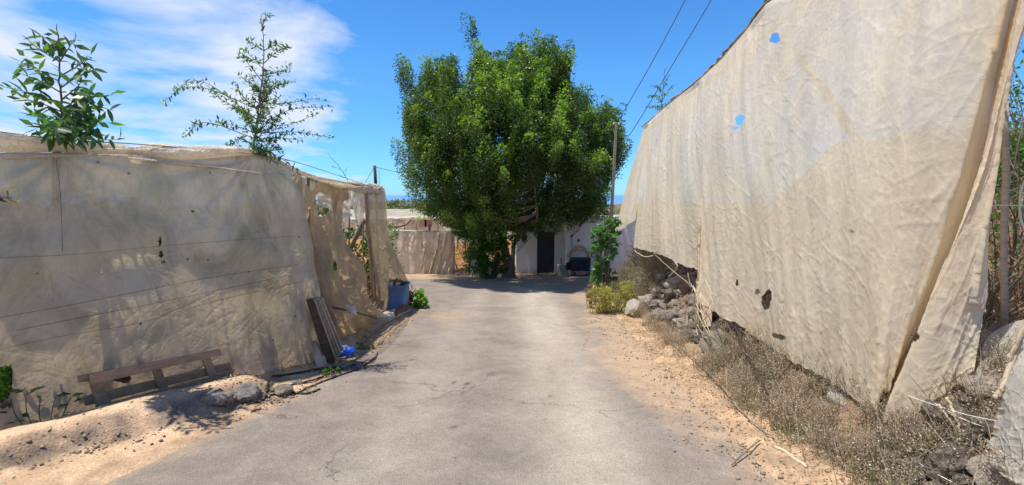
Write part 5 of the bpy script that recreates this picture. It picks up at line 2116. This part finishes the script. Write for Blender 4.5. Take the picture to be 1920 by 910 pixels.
# boards leaning in the corner
blab = ['wide dark brown board, leftmost of those leaning at the net corner', 'second from left of the boards leaning at the net corner', 'middle board of those leaning at the net corner',
        'fourth from left of the boards leaning at the net corner', 'rightmost board of those leaning at the net corner']
for k in range(5):
    if k == 0:
        q4 = [(575, 562), (586, 560), (629, 676), (615, 690)]
    else:
        q4 = [(584 + 4.4 * k, 562 - k), (587.2 + 4.4 * k, 561 - k), (628.4 + 4.4 * k, 679 - 5.5 * k), (624.8 + 4.4 * k, 681 - 5.5 * k)]
    offs = .20 + .012 * k
    o = px_board('leaning_board', None, [PL(u, v, offs if i < 2 else offs + .02) for i, (u, v) in enumerate(q4)], .022 if k == 0 else .09, M['wood_dark'] if k == 0 else M['wood_grey'])
    tag(o, blab[k], 'board', 'boards leaning at the net corner')

# stick pushed through the draped net
o = MB().tube(curve_pts([PY(598, 573, 6.2), PY(640, 580, 6.3), PY(690, 592, 6.6), PY(706, 598, 6.9)], 12), [.014] * 12, 7).build('wooden_stick', M['wood_dark'])
tag(o, 'thin brown stick holding the draped net beside the leaning boards', 'stick')
o = bundle('net_knot', [PY(648, 574, 6.28), PY(660, 582, 6.3), PY(668, 590, 6.35)], [.03, .05, .02], M['net_roll'], None, 77, 24, 18, .9, .5)
tag(o, 'knotted net tied round the thin stick', 'knot')

# two crates / small pallets standing on edge in the opening
for (cx0, lab, pts) in ((0, 'upper slatted brown pallet leaning in the opening behind the blue bin', [(672, 522), (700, 506), (706, 545), (684, 566)]),
                        (1, 'lower slatted brown pallet standing behind the blue bin', [(682, 560), (704, 540), (712, 578), (694, 596)])):
    Yp = 9.0 - .1 * cx0
    tl, tr, brp, bl = [PY(u, v, Yp + (.5 if i in (1, 2) else 0)) for i, (u, v) in enumerate(pts)]
    T = thing('slatted_pallet', bl, lab, 'pallet', 'slatted pallets behind the blue bin')
    for k in range(5):
        f0, f1 = k / 5 + .02, k / 5 + .12
        px_board('slat', T, [tl + (bl - tl) * f0, tr + (brp - tr) * f0, tr + (brp - tr) * f1, tl + (bl - tl) * f1], .02, M['wood_brown'], None, .03)
    for g in (0, .45, .92):
        px_board('stringer', T, [tl + (tr - tl) * g, tl + (tr - tl) * (g + .09), bl + (brp - bl) * (g + .09), bl + (brp - bl) * g], .04, M['wood_brown'])

# blue bin, square tapered, cut open at the top, full of leaves
g = PG(737, 581)
bw, bd, bh = .32, .27, .54
TB = thing('blue_bin', g, 'blue plastic bin full of dry leaves standing at the far end of the net wall', 'bin')
mb = MB()
vs, fs = [], []
ringn = 24


def sq(r, z, jag=0):
    out = []
    for k in range(ringn):
        t = 2 * pi * k / ringn + pi / 4
        c_, s_ = cos(t), sin(t)
        p = 5.0
        rr = 1 / ((abs(c_) ** p + abs(s_) ** p) ** (1 / p))
        out.append((g[0] + c_ * rr * bw * r, g[1] + .1 + s_ * rr * bd * r, g[2] + z + (jag * sin(3.1 * k) if jag else 0)))
    return out


prof = [(.86, 0, 0), (.88, .03, 0), (.95, .28, 0), (1.0, bh, .012), (1.05, bh + .005, .012), (1.05, bh + .03, .012), (.97, bh + .03, .012), (.93, .28, 0), (.84, .04, 0)]
for r, z, j in prof:
    vs += sq(r, z, j)
for i in range(len(prof) - 1):
    for k in range(ringn):
        fs.append((i * ringn + k, i * ringn + (k + 1) % ringn, (i + 1) * ringn + (k + 1) % ringn, (i + 1) * ringn + k))
fs.append(tuple(range(ringn)))
fs.append(tuple(range((len(prof) - 1) * ringn, len(prof) * ringn)))
mb._add(vs, fs, True)
mb.build('tub', M['blue_bin'], TB)
MB().tube(curve_pts([(g[0] + .26, g[1] - .12, g[2] + .50), (g[0] + .33, g[1] - .05, g[2] + .60), (g[0] + .31, g[1] + .1, g[2] + .52)], 8), .022, 7).build('handle', M['blue_bag'], TB)
k = 700
P = np.stack([g[0] + RNG.uniform(-.25, .25, k), g[1] + .1 + RNG.uniform(-.2, .2, k), np.zeros(k)], 1)
P[:, 2] = g[2] + bh - .03 + .13 * np.exp(-((P[:, 0] - g[0]) / .18) ** 2) * RNG.uniform(.2, 1, k)
m = RNG.random((k, 1))
o = leaf_object('dead_leaves', P, rand_unit(k) * [1, 1, .5], RNG.uniform(.05, .11, k), RNG.uniform(.03, .06, k), np.array([.12, .07, .04]) * (1 - m) + np.array([.38, .25, .15]) * m, M['dry'])
tag(o, 'heap of dry brown leaves filling the blue bin', None, None, 'stuff')
for k, (dx, lb) in enumerate(((-.05, 'white paper scrap on the leaves in the blue bin'), (.1, 'tan cardboard scrap on the leaves at the right of the blue bin'))):
    G = sheet_grid([[(g[0] + dx, g[1] - .16, g[2] + .51), (g[0] + dx + .1, g[1] - .18, g[2] + .53)], [(g[0] + dx, g[1] - .05, g[2] + .62), (g[0] + dx + .09, g[1] - .04, g[2] + .63)]], 6, 6)
    G = G + gnorm(G) * .006 * np.sin(np.arange(6))[None, :, None]
    mm = [V_ for V_ in G.reshape(-1, 3)]
    b2 = G - np.array([0, -.004, 0])
    o = link('paper_scrap' if k == 0 else 'cardboard_scrap', grid_mesh('scrap', G, M['string'] if k == 0 else M['stick']))
    sd_ = o.modifiers.new('thick', 'SOLIDIFY')
    sd_.thickness = .003
    tag(o, lb, 'scrap')

# blue plastic bag crumpled on the ground
cg = PG(636, 668)
Gc = []
nv_, nu_ = 40, 60
th = np.linspace(0, 2 * pi, nu_)[None, :]
ph = np.linspace(.02, pi * .98, nv_)[:, None]
r = 1 + .35 * fbm(np.cos(th) * 1.6 + ph, np.sin(th) * 1.6 + ph * 1.3, 701, 4) + .12 * (1 - 2 * np.abs(pn(np.cos(th) * 4, ph * 4 + np.sin(th) * 3, 707)))
G = np.stack([cg[0] + .17 * r * np.cos(th) * np.sin(ph), cg[1] + .13 * r * np.sin(th) * np.sin(ph), cg[2] + .055 + .075 * r * np.cos(ph)], -1)
o = link('plastic_bag', grid_mesh('plastic_bag', G, M['blue_bag']))
tag(o, 'crumpled bright blue plastic bag at the foot of the leaning boards', 'bag')

HL = [('thick black hose looping out from under the net to the blue bag', [(500, 735), (508, 716), (530, 704), (570, 697), (610, 690), (640, 688)], .013, .03),
      ('black hose running along the edge of the verge below the blue bag', [(548, 742), (590, 722), (640, 703), (676, 690), (706, 668)], .010, .015),
      ('black hose lying on the soil under the blue bag', [(490, 742), (540, 724), (590, 712), (640, 692), (668, 683)], .010, .02),
      ('short bent black hose beside the rocks', [(478, 748), (505, 742), (540, 736), (575, 738), (600, 730)], .011, .02)]
for lb, pts, r, off in HL:
    P = curve_pts([PG(u, v, off) + np.array([0, 0, (.05 if (i == 1 and r > .012) else 0)]) for i, (u, v) in enumerate(pts)], 40)
    o = MB().tube(P, r, 7).build('hose', M['rubber'])
    tag(o, lb, 'hose', 'black irrigation hoses on the left verge')
o = MB().tube(curve_pts([PG(640, 690, .03), PG(665, 688, .03), PG(686, 690, .02)], 10), .009, 6).build('pipe_end', M['stone_grey'])
tag(o, 'short pale pipe lying right of the blue bag', 'pipe')
o = MB().tube(curve_pts([PG(655, 676, .02), PG(690, 680, .03), PG(704, 672, .02), PG(708, 660, .02)], 14), .006, 5).build('twig', M['wood_dark'])
tag(o, 'dark twig curving on the soil right of the blue bag', 'twig')

# white knotted rope at the far end of the wall
o = bundle('white_rag', [PY(770, 530, 10.7), PY(776, 545, 10.7), PY(772, 562, 10.6)], [.02, .05, .03], M['net_roll'], None, 91, 30, 18, 1, .6)
tag(o, 'white knotted rag hanging at the end of the net wall beside the vivid weed', 'rag')

# ================================================================== things on the right bank
def band(name, pts, r, mat, label, cat, group=None, n=16, sides=6, wob=0.0):
    P = curve_pts(pts, n)
    if wob:
        P[1:-1] += RNG.normal(0, wob, (n - 2, 3))
    o = MB().tube(P, r, sides).build(name, mat)
    return tag(o, label, cat, group)


# black pipe at lower right
band('irrigation_pipe', [PX(1728, 794, 2.75), PX(1790, 816, 2.74), PX(1845, 838, 2.72)], .016, M['rubber'], 'thick black pipe sticking out of the bank at the lower right', 'pipe')
band('irrigation_pipe', [PX(1836, 838, 2.74), PX(1880, 841, 2.76), PX(1990, 845, 2.8)], .011, M['rubber'], 'thin dark pipe running off the right edge before the pale net', 'pipe')
band('white_string', [PX(1645, 810, 2.62), PX(1690, 846, 2.55), PX(1740, 880, 2.5), PX(1800, 912, 2.5)], .0035, M['string'], 'long white string crossing the bank at the lower right', 'string')
band('white_string', [PX(1700, 742, 2.72), PX(1760, 762, 2.72), PX(1830, 782, 2.75), PX(1990, 810, 2.8)], .0025, M['string'], 'white string running right from under the net hem to the pale net', 'string')
band('white_string', [PX(1750, 755, 2.72), PX(1820, 792, 2.74), PX(1990, 845, 2.8)], .0025, M['string'], 'white string sloping down behind the thick black pipe', 'string')
band('white_string', [PX(1850, 385, 3.4), PX(1990, 386, 3.7)], .004, M['string'], 'taut white string at the right edge beside the tall screen', 'string')
hoop = [PX(1912 + 22 * (1 - cos(t)), 385 + 55 * sin(t), 3.5) for t in np.linspace(-1.3, 1.3, 12)]
band('white_hoop', hoop, .006, M['string'], 'bent white hoop at the right edge of the picture', 'hoop', None, 24)
stalks = [([(1760, 758), (1785, 795), (1800, 838), (1830, 870), (1850, 905)], 2.72, .007, 'pale dry stalk hanging over the thick black pipe'),
          ([(1775, 745), (1795, 790), (1805, 832)], 2.74, .010, 'broad dry palm stalk above the thick black pipe'),
          ([(1768, 812), (1800, 845), (1835, 868)], 2.70, .005, 'thin dry stalk just below the thick black pipe'),
          ([(1810, 850), (1830, 880), (1845, 915)], 2.68, .010, 'curved dry stalk below the thick black pipe'),
          ([(1300, 540), (1310, 570), (1306, 620), (1325, 650)], 2.62, .008, 'pale dry stalk standing against the stones under the net corner'),
          ([(1305, 545), (1296, 590), (1275, 640), (1262, 660)], 2.55, .006, 'thin curved stalk falling from the net corner to the road'),
          ([(1264, 487), (1270, 500), (1262, 512), (1254, 520)], 2.9, .010, 'pale twisted dry leaf hanging under the net hem'),
          ([(1190, 470), (1205, 480), (1222, 480), (1232, 470)], 2.9, .009, 'curled pale strip at the far end of the net hem'),
          ([(1228, 478), (1262, 508), (1300, 540)], 2.85, .0045, 'taut pale cord slanting across the dark stones'),
          ([(1290, 512), (1296, 535), (1318, 560)], 2.86, .0045, 'loose cord hanging before the dark stones')]
for pts, X, r, lb in stalks:
    band('dry_stalk', [PX(u, v, X) for u, v in pts], r, M['stick'], lb, 'stalk', 'dry stalks on the right bank', 16, 5, .004)
for k in range(14):
    u0, v0 = RNG.uniform(1296, 1330), RNG.uniform(520, 575)
    X = RNG.uniform(2.55, 2.75)
    band('dry_stalk', [PX(u0, v0, X), PX(u0 + RNG.normal(0, 10), v0 + RNG.uniform(20, 40), X - .03), PX(u0 + RNG.normal(0, 18), v0 + RNG.uniform(45, 80), X - .08)], .005, M['stick'],
         'pale dry stalk in the tangle hanging under the net corner', 'stalk', 'tangled dry stalks under the net corner', 8, 4)
px_b = [PX(1318, 570, 2.78), PX(1332, 570, 2.78), PX(1330, 612, 2.72), PX(1316, 614, 2.72)]
o = px_board('bark_slab', None, px_b, .03, M['stick'])
tag(o, 'short tan split log standing under the net corner', 'wood')
band('dead_branch', [PG(1240, 632, .05), PG(1290, 662, .08), PG(1330, 700, .06), PG(1370, 745, .05)], .007, M['wood_grey'], 'long pale dead branch lying along the foot of the bank', 'branch', None, 16, 6, .006)
band('dead_branch', [PG(1365, 745, .04), PG(1410, 790, .04), PG(1450, 822, .04)], .006, M['wood_grey'], 'thin grey dead branch continuing down the foot of the bank', 'branch', None, 16, 6, .006)
band('dead_branch', [PG(1452, 838, .03), PG(1480, 852, .03), PG(1512, 876, .03)], .012, M['stick'], 'short pale branch piece on the dirt at the lower right', 'branch', None, 10, 6, .003)
band('dead_branch', [PG(1372, 872, .02), PG(1392, 852, .04), PG(1425, 826, .05)], .006, M['twig'], 'forked little branch lying on the dirt beside the asphalt', 'branch', None, 10, 5, .003)
band('dead_branch', [PG(1440, 740, .2), PG(1375, 610, .5) * [1, 1, 1], PX(1372, 600, 2.85)][::2], .009, M['wood_dark'], 'dark thin stick leaning up against the net hem', 'branch', None, 8, 5)
G = sheet_grid([[PX(1176, 566, 2.42), PX(1188, 560, 2.46), PX(1200, 566, 2.5)], [PX(1172, 580, 2.38), PX(1184, 580, 2.40), PX(1192, 584, 2.46)], [PX(1168, 598, 2.36), PX(1174, 592, 2.38), PX(1178, 588, 2.44)]], 30, 30)
G += gnorm(G) * (.007 * fbm(G[..., 0] * 9, G[..., 2] * 9, 801, 2))[..., None]
o = link('pale_rag', grid_mesh('pale_rag', G, M['net_roll']))
tag(o, 'pale torn rag caught beside the yellowing bush', 'rag')

# shrubs visible right of the tall screen
def bare_shrub(name, base, h, n, label, leafc=None, nl=0, L=.04):
    T = thing(name, base, label, 'shrub')
    mb = MB()
    tips = []
    for k in range(n):
        d = rand_unit(1)[0]
        d[2] = abs(d[2]) + .9
        d /= np.linalg.norm(d)
        e = base + d * h * RNG.uniform(.5, 1.0)
        mid = (base + e) / 2 + RNG.normal(0, .08 * h, 3)
        P = curve_pts([base - [0, 0, .05], mid, e], 8)
        mb.tube(P, np.linspace(.012, .003, 8), 4, False)
        for j in range(3):
            i = random.randint(3, 7)
            e2 = P[i] + rand_unit(1)[0] * h * .22
            mb.tube([P[i], (P[i] + e2) / 2 + RNG.normal(0, .02, 3), e2], [.005, .004, .002], 4, False)
            tips.append(e2)
        tips += list(P[4:])
    mb.build('branches', M['twig'], T)['kind'] = 'stuff'
    if nl:
        tips = np.array(tips)
        P = tips[RNG.integers(0, len(tips), nl)] + RNG.normal(0, .05, (nl, 3))
        m = RNG.random((nl, 1))
        leaf_object('foliage', P, rand_unit(nl), RNG.uniform(.7, 1.3, nl) * L, RNG.uniform(.4, .7, nl) * L, np.array(leafc[0]) * (1 - m) + np.array(leafc[1]) * m, M['leaf'], T)
    return T


def gp(u, v, X):
    p = PX(u, v, X)
    return np.array([p[0], p[1], float(gsm(p[0], p[1]))])


bare_shrub('bare_shrub', gp(1890, 480, 5.0), 1.7, 26, 'bare thorny shrub with sparse green leaves at the right edge', [(.05, .10, .03), (.13, .24, .06)], 700, .06)
bare_shrub('bare_shrub', gp(1905, 440, 6.2), 1.9, 24, 'leafless brown shrub behind the one at the right edge')
bare_shrub('bare_shrub', gp(1872, 450, 4.4), 1.3, 18, 'small bare shrub just right of the tall screen edge')
bare_shrub('leafy_shrub', gp(1895, 330, 7.5), 1.3, 20, 'green shrub up the slope at the right edge', [(.05, .12, .03), (.14, .28, .06)], 1300, .07)
bare_shrub('leafy_shrub', gp(1930, 250, 8.6), 2.2, 20, 'taller green shrub on the crest at the right edge', [(.05, .12, .03), (.14, .28, .06)], 1300, .07)
for k in range(9):
    p = np.array([9.6 + RNG.normal(0, .2), 8.7 + .36 * k, 0])
    p[2] = gsm(p[0], p[1]) + .12
    o = put_rock(None, p, RNG.uniform(.3, .5), random.choice(ROCKP), 'crest_stone')
    tag(o, 'pale stone lying in the row along the crest of the slope', 'stone', 'pale stones along the crest')

# ================================================================== poles and wires
CP = thing('utility_pole', [PY(1146, 420, 15.0)[0], 15.0, float(gsm(PY(1146, 420, 15.0)[0], 15.0))], 'slim grey pole standing left of the tall right screen', 'pole')
pb = PY(1145, 420, 15.0)
pt = PY(1155.5, 230, 15.0)
base = pb + (pb - pt) * .0
base = np.array([pb[0] - .05, 15.0, float(gsm(pb[0], 15.0)) - .05])
mb = MB()
dv_ = pt - base
mb.box((pt + base) / 2, (.05, 0, 0), (0, .05, 0), dv_ / 2, .8)
mb.build('shaft', M['wood_grey'], CP, .008)
MB().tube([pt + [-.09, 0, -.1], pt + [.09, 0, -.1]], .012, 6).build('crossarm', M['iron'], CP)
for s_ in (-1, 1):
    MB().tube([pt + [.085 * s_, 0, -.09], pt + [.085 * s_, 0, -.03], pt + [.085 * s_, 0, .0]], [.02, .028, .014], 8).build('insulator', M['string'], CP)
band('overhead_wire', [PY(1162, 222, 15.0), PY(1222, 118, 13.4), PY(1287, -4, 12.2), PY(1330, -90, 11.4)], .011, M['wire'], 'left of the two thin overhead wires rising from the slim grey pole', 'wire', 'overhead wires', 40, 5)
band('overhead_wire', [PY(1160, 275, 15.0), PY(1188, 242, 14.5), PY(1262, 120, 13.2), PY(1336, -4, 12.2), PY(1380, -90, 11.6)], .011, M['wire'], 'right of the two thin overhead wires passing above the right screen', 'wire', 'overhead wires', 40, 5)

WP = thing('wooden_post', [PY(702, 345, 13.0)[0], 13.0, float(gsm(PY(702, 345, 13.0)[0], 13.0))], 'dark rough wooden post top with wires above the far end of the left net', 'post')
tp = PY(702.5, 311, 13.0)
bp = np.array([tp[0], 13.0, WP.location[2] - .05])
P = curve_pts([bp, (bp + tp) / 2 + [.02, 0, 0], tp], 10)
P[1:-1] += RNG.normal(0, .008, (8, 3)) * [1, 1, 0]
MB().tube(P, .045, 8).build('shaft', M['wood_dark'], WP)
band('guy_wire', [PY(702, 313, 13.0), PY(684, 344, 11.5)], .008, M['wire'], 'guy wire from the dark wooden post down to the left net', 'wire', None, 6, 4)
band('guy_wire', [PY(702, 313, 13.0), PY(742, 322, 15.5), PY(790, 326, 18)], .008, M['wire'], 'wire from the dark wooden post into the big tree', 'wire', None, 10, 4)
band('guy_wire', [PY(711, 318, 13.2), PY(712, 348, 13.2), PY(724, 400, 13.3), PY(726, 470, 13.4)], .006, M['wire'], 'thin drooping wire right of the dark wooden post', 'wire', None, 10, 4)

# ================================================================== field netting house behind the junction
YN = 20.5
FN = thing('field_netting', PG(790, 518), 'beige net wall fencing the brown field across the junction', 'netting')


def pn_(u, v, Y=YN):
    return PY(u, v, Y)


for nm, tops, bots, mt, sd, am, nf in (
        ('net_sheet', [(700, 432), (740, 433), (760, 433), (788, 434)], [(700, 520), (740, 518), (770, 514), (798, 512)], 'net_far', 1, .05, 3),
        ('net_sheet', [(786, 434), (800, 436), (818, 435), (826, 436)], [(788, 512), (798, 514), (805, 518), (806, 519)], 'net_far', 2, .07, 2),
        ('net_curtain', [(818, 437), (830, 436), (845, 435), (852, 437)], [(804, 518), (818, 520), (835, 519), (849, 518)], 'net_far', 3, .10, 3.5)):
    off = -.12 if nm == 'net_curtain' else -.04 * sd
    G = sheet_grid([[pn_(u, v, YN + off) for u, v in tops],
                    [pn_((a[0] + b[0]) / 2 + (3 if nm != 'net_curtain' else 1), (a[1] + b[1]) / 2, YN + off) for a, b in zip(tops, bots)],
                    [pn_(u, v, YN + off) for u, v in bots]], 120, 90)
    s_ = np.linspace(0, 1, 120)[None, :]
    t_ = np.linspace(0, 1, 90)[:, None]
    dsp = am * np.sin(nf * 2 * pi * (s_ + .25 * t_) + 2 * pn(s_ * 3, t_ * 2, 900 + sd)) + am * .8 * pn(s_ * 7 - t_ * 3, t_ * 3, 905 + sd)
    for an in (50, 60, 120):
        dsp = dsp + am * .7 * crease(s_ * 3 + 0 * t_, t_ * 2 + 0 * s_, an, 3, 3, .12, 910 + sd + an)
    G[..., 1] += dsp
    link(nm, grid_mesh(nm, G, M[mt]), FN, False)
G = sheet_grid([[pn_(850, 432, YN + .3), pn_(870, 433, YN + .4), pn_(900, 434, YN + .5)], [pn_(850, 444, YN + .3), pn_(870, 446, YN + .4), pn_(900, 446, YN + .5)]], 60, 20)
G[..., 1] += .03 * fbm(G[..., 0] * 2, G[..., 2] * 3, 920, 3)
link('net_strip', grid_mesh('net_strip', G, M['net_far']), FN, False)
MB().tube([pn_(700, 431), pn_(760, 433), pn_(820, 434.5)], .03, 7).build('top_tube', M['string'], FN)
MB().tube([pn_(822, 434, YN + .1), pn_(860, 433, YN + .3), pn_(900, 435, YN + .4)], .028, 7).build('top_tube', M['string'], FN)
post('post', pn_(851, 519), pn_(851, 434), .045, M['wood_grey'], FN, 7)
post('post', pn_(806, 516, YN + .1), pn_(806, 421, YN + .1), .03, M['wood_dark'], FN, 6)
post('post', pn_(746, 516, YN + .1), pn_(742, 434, YN + .1), .03, M['wood_grey'], FN, 6)
post('brace', pn_(849, 500, YN + .2), pn_(858, 506, YN - .0), .03, M['wood_dark'], FN, 5) if False else None

# grey low wall stub and post beside the bush
wl = PY(890, 516, 20.0)
slab('plinth', wl[0] - .25, wl[0] + .65, 20.0, 20.22, -2.25, PY(890, 478, 20)[2], M['plaster_grey'], thing('gate_pillar', (wl[0], 20.0, -2.1), 'low grey plastered wall stub half hidden by the bright green bush', 'wall'))
o = MB().tube(curve_pts([PY(879, 520, 19.8), PY(880, 495, 19.8), PY(879, 472, 19.8)], 6), .03, 6).build('fence_post', M['wood_dark'])
tag(o, 'short dark fence post left of the bright green bush', 'post')

# posts and small things in the field
for k, (u, v0, v1, Y, r, lb) in enumerate(((849, 496, 454, 23.5, .06, 'thick rust brown post standing in the brown field'), (826, 478, 462, 27, .05, 'short dark post at the left of the brown field'),
                                           (872, 470, 448, 30, .04, 'thin post at the back right of the brown field'), (858, 462, 444, 33, .05, 'post at the back of the brown field beside the white sheet'))):
    b_ = PY(u, v1, Y)
    g_ = np.array([b_[0], Y, float(gsm(b_[0], Y)) - .05])
    o = MB().tube(curve_pts([g_, (g_ + b_) / 2 + [.01, 0, 0], b_], 6), [r * 1.05, r, r * .95, r, r, r * .9], 7).build('field_post', M['iron'] if k == 0 else M['wood_dark'])
    tag(o, lb, 'post')
band('field_hose', [PY(828, 470, 27), PY(838, 482, 26), PY(850, 478, 26), PY(870, 476, 26), PY(885, 478, 26)], .03, M['wood_dark'], 'dark hose curving over the brown field', 'hose', None, 20, 5)
band('field_stick', [PY(852, 488, 21.2), PY(856, 500, 21.0), PY(858, 505, 21.0)], .03, M['wood_dark'], 'dark slanting stick at the foot of the net curtain', 'stick', None, 6, 5)

# clods of turned earth and dry grass in the field
def reg_field(k):
    return RNG.uniform(-6, -1.2, k), 20.9 + 16 * RNG.random(k) ** 1.6


pebbles('earth_clods', 3500, [(reg_field, 1)], 'clods of turned reddish earth in the field', .04, .13, simple('clod', (.13, .06, .03), (.32, .16, .08), 3))
spots = [(RNG.uniform(-6, -1.2), RNG.uniform(23, 36), RNG.uniform(.8, 1.6)) for _ in range(90)]
scrub('field_grass', spots, 'dry yellow weeds in the brown field', [(.40, .27, .08), (.60, .42, .14)], [(.45, .30, .08), (.62, .45, .15)], 22, 40, .3, .012, .03)

# rear netting house with pale roof and boards
RN = thing('rear_netting_house', (-8, 44, -2.7), 'long pale netting house beyond the brown field', 'greenhouse')
YR = 44.0
G = sheet_grid([[PY(560, 413, YR), PY(735, 411, YR), PY(800, 409, YR), PY(1010, 410, YR)], [PY(560, 440, YR - .3), PY(735, 440, YR - .3), PY(800, 440, YR - .3), PY(1010, 440, YR - .3)],
                [PY(560, 462, YR), PY(735, 462, YR), PY(800, 462, YR), PY(1010, 462, YR)]], 260, 40)
G[..., 1] += .25 * np.sin(G[..., 0] * 1.3 + 1.5 * pn(G[..., 0] * .4, G[..., 2], 931)) + .2 * fbm(G[..., 0] * 1.2, G[..., 2], 930, 3)
link('net_wall', grid_mesh('net_wall', G, M['net_white']), RN, False)
bundle('roof_edge', [PY(560, 412, YR), PY(680, 411, YR), PY(800, 409, YR), PY(1010, 410, YR)], [.2, .18, .25, .2], M['net_roll'], RN, 95, 160, 14, .6, .5)
G = sheet_grid([[PY(560, 411, YR), PY(735, 410, YR), PY(1010, 409, YR)], [PY(560, 411, YR) + [0, 14, .5], PY(735, 410, YR) + [0, 14, .5], PY(1010, 409, YR) + [0, 14, .5]]], 100, 20)
G[..., 2] += .15 * fbm(G[..., 0] * .6, G[..., 1] * .4, 940, 3)
link('roof_net', grid_mesh('roof_net', G, M['net_white']), RN, False)
for u in (735, 758, 781, 804, 821, 850):
    post('post', PY(u, 462, YR - .5), PY(u, 412, YR - .5), .06, M['wood_grey'], RN, 5)
MB().tube([PY(740, 427, YR - .8), PY(762, 422, YR - .8), PY(770, 413, YR - .8)], .07, 5).build('brace', M['wood_dark'], RN)
for (u, v) in ((793, 419), (803, 419)):
    c = PY(u, v, YR - .7)
    o = MB().box(c, (.34, 0, 0), (0, .05, 0), (0, 0, .34)).build('board', M['wood_brown'], RN)
# white sheet thing hanging at the back of the field
c0_, c1_ = PY(818, 447, 34), PY(880, 447, 34)
G = sheet_grid([[PY(812, 444, 34), PY(840, 443, 34), PY(885, 445, 34)], [PY(812, 450, 34), PY(840, 449, 34), PY(885, 450, 34)], [PY(812, 457, 34), PY(840, 458, 34), PY(885, 456, 34)]], 90, 30)
G[..., 1] += .1 * fbm(G[..., 0] * 1.5, G[..., 2] * 2, 950, 3)
o = link('white_sheet', grid_mesh('white_sheet', G, M['net_white'], ellipses([(835, 453, 5, 4, 0), (845, 453, 4, 3.5, 0)])))
tag(o, 'white sheet with dark gaps hung low at the back of the brown field', 'sheet')
MB().box(PY(840, 454, 34.4), (.42, 0, 0), (0, .2, 0), (0, 0, .24)).build('dark_crate', M['dark_cloth'], None, .02)
tag(bpy.data.objects['dark_crate'], 'dark crate showing behind the gaps of the white sheet in the field', 'crate')

# far slope: vines, wires and bushes before the sea
n = 9000
x = RNG.uniform(-75, -5, n)
y = RNG.uniform(62, 150, n)
z = gsm(x, y) + RNG.uniform(0, 1.0, n) + 1.0
m = RNG.random((n, 1))
leaf_stuff('hillside_scrub', np.stack([x, y, z], 1), rand_unit(n), RNG.uniform(.5, 1.3, n), RNG.uniform(.3, .8, n), np.array([.11, .12, .06]) * (1 - m) + np.array([.27, .25, .15]) * m, 'dry', 'low dry scrub on the slope towards the sea')
for k, (u, v, Y, r, lb) in enumerate(((746, 392, 120, 2.3, 'left and larger of the two green bushes on the skyline before the sea'), (772, 396, 118, 1.9, 'right and smaller of the two green bushes on the skyline before the sea'),
                                      (790, 402, 112, 1.6, 'green bush on the far slope just left of the big tree'), (735, 398, 124, 1.8, 'green bush on the far slope next to the end of the left net wall'))):
    c = PY(u, v, Y)
    z0 = c[2] - r * .6
    blob_bush('far_bush', [(c, r * 1.4, r, r * .8), (c + np.array([r, 0, -.3 * r]), r, r, r * .6), (c - np.array([r, 0, .3 * r]), r, r, r * .6)], 1100, .5, .32, [(.02, .05, .018), (.07, .14, .04)], lb, 'bush', 2,
              base=np.array([c[0], Y, float(gsm(c[0], Y))]))
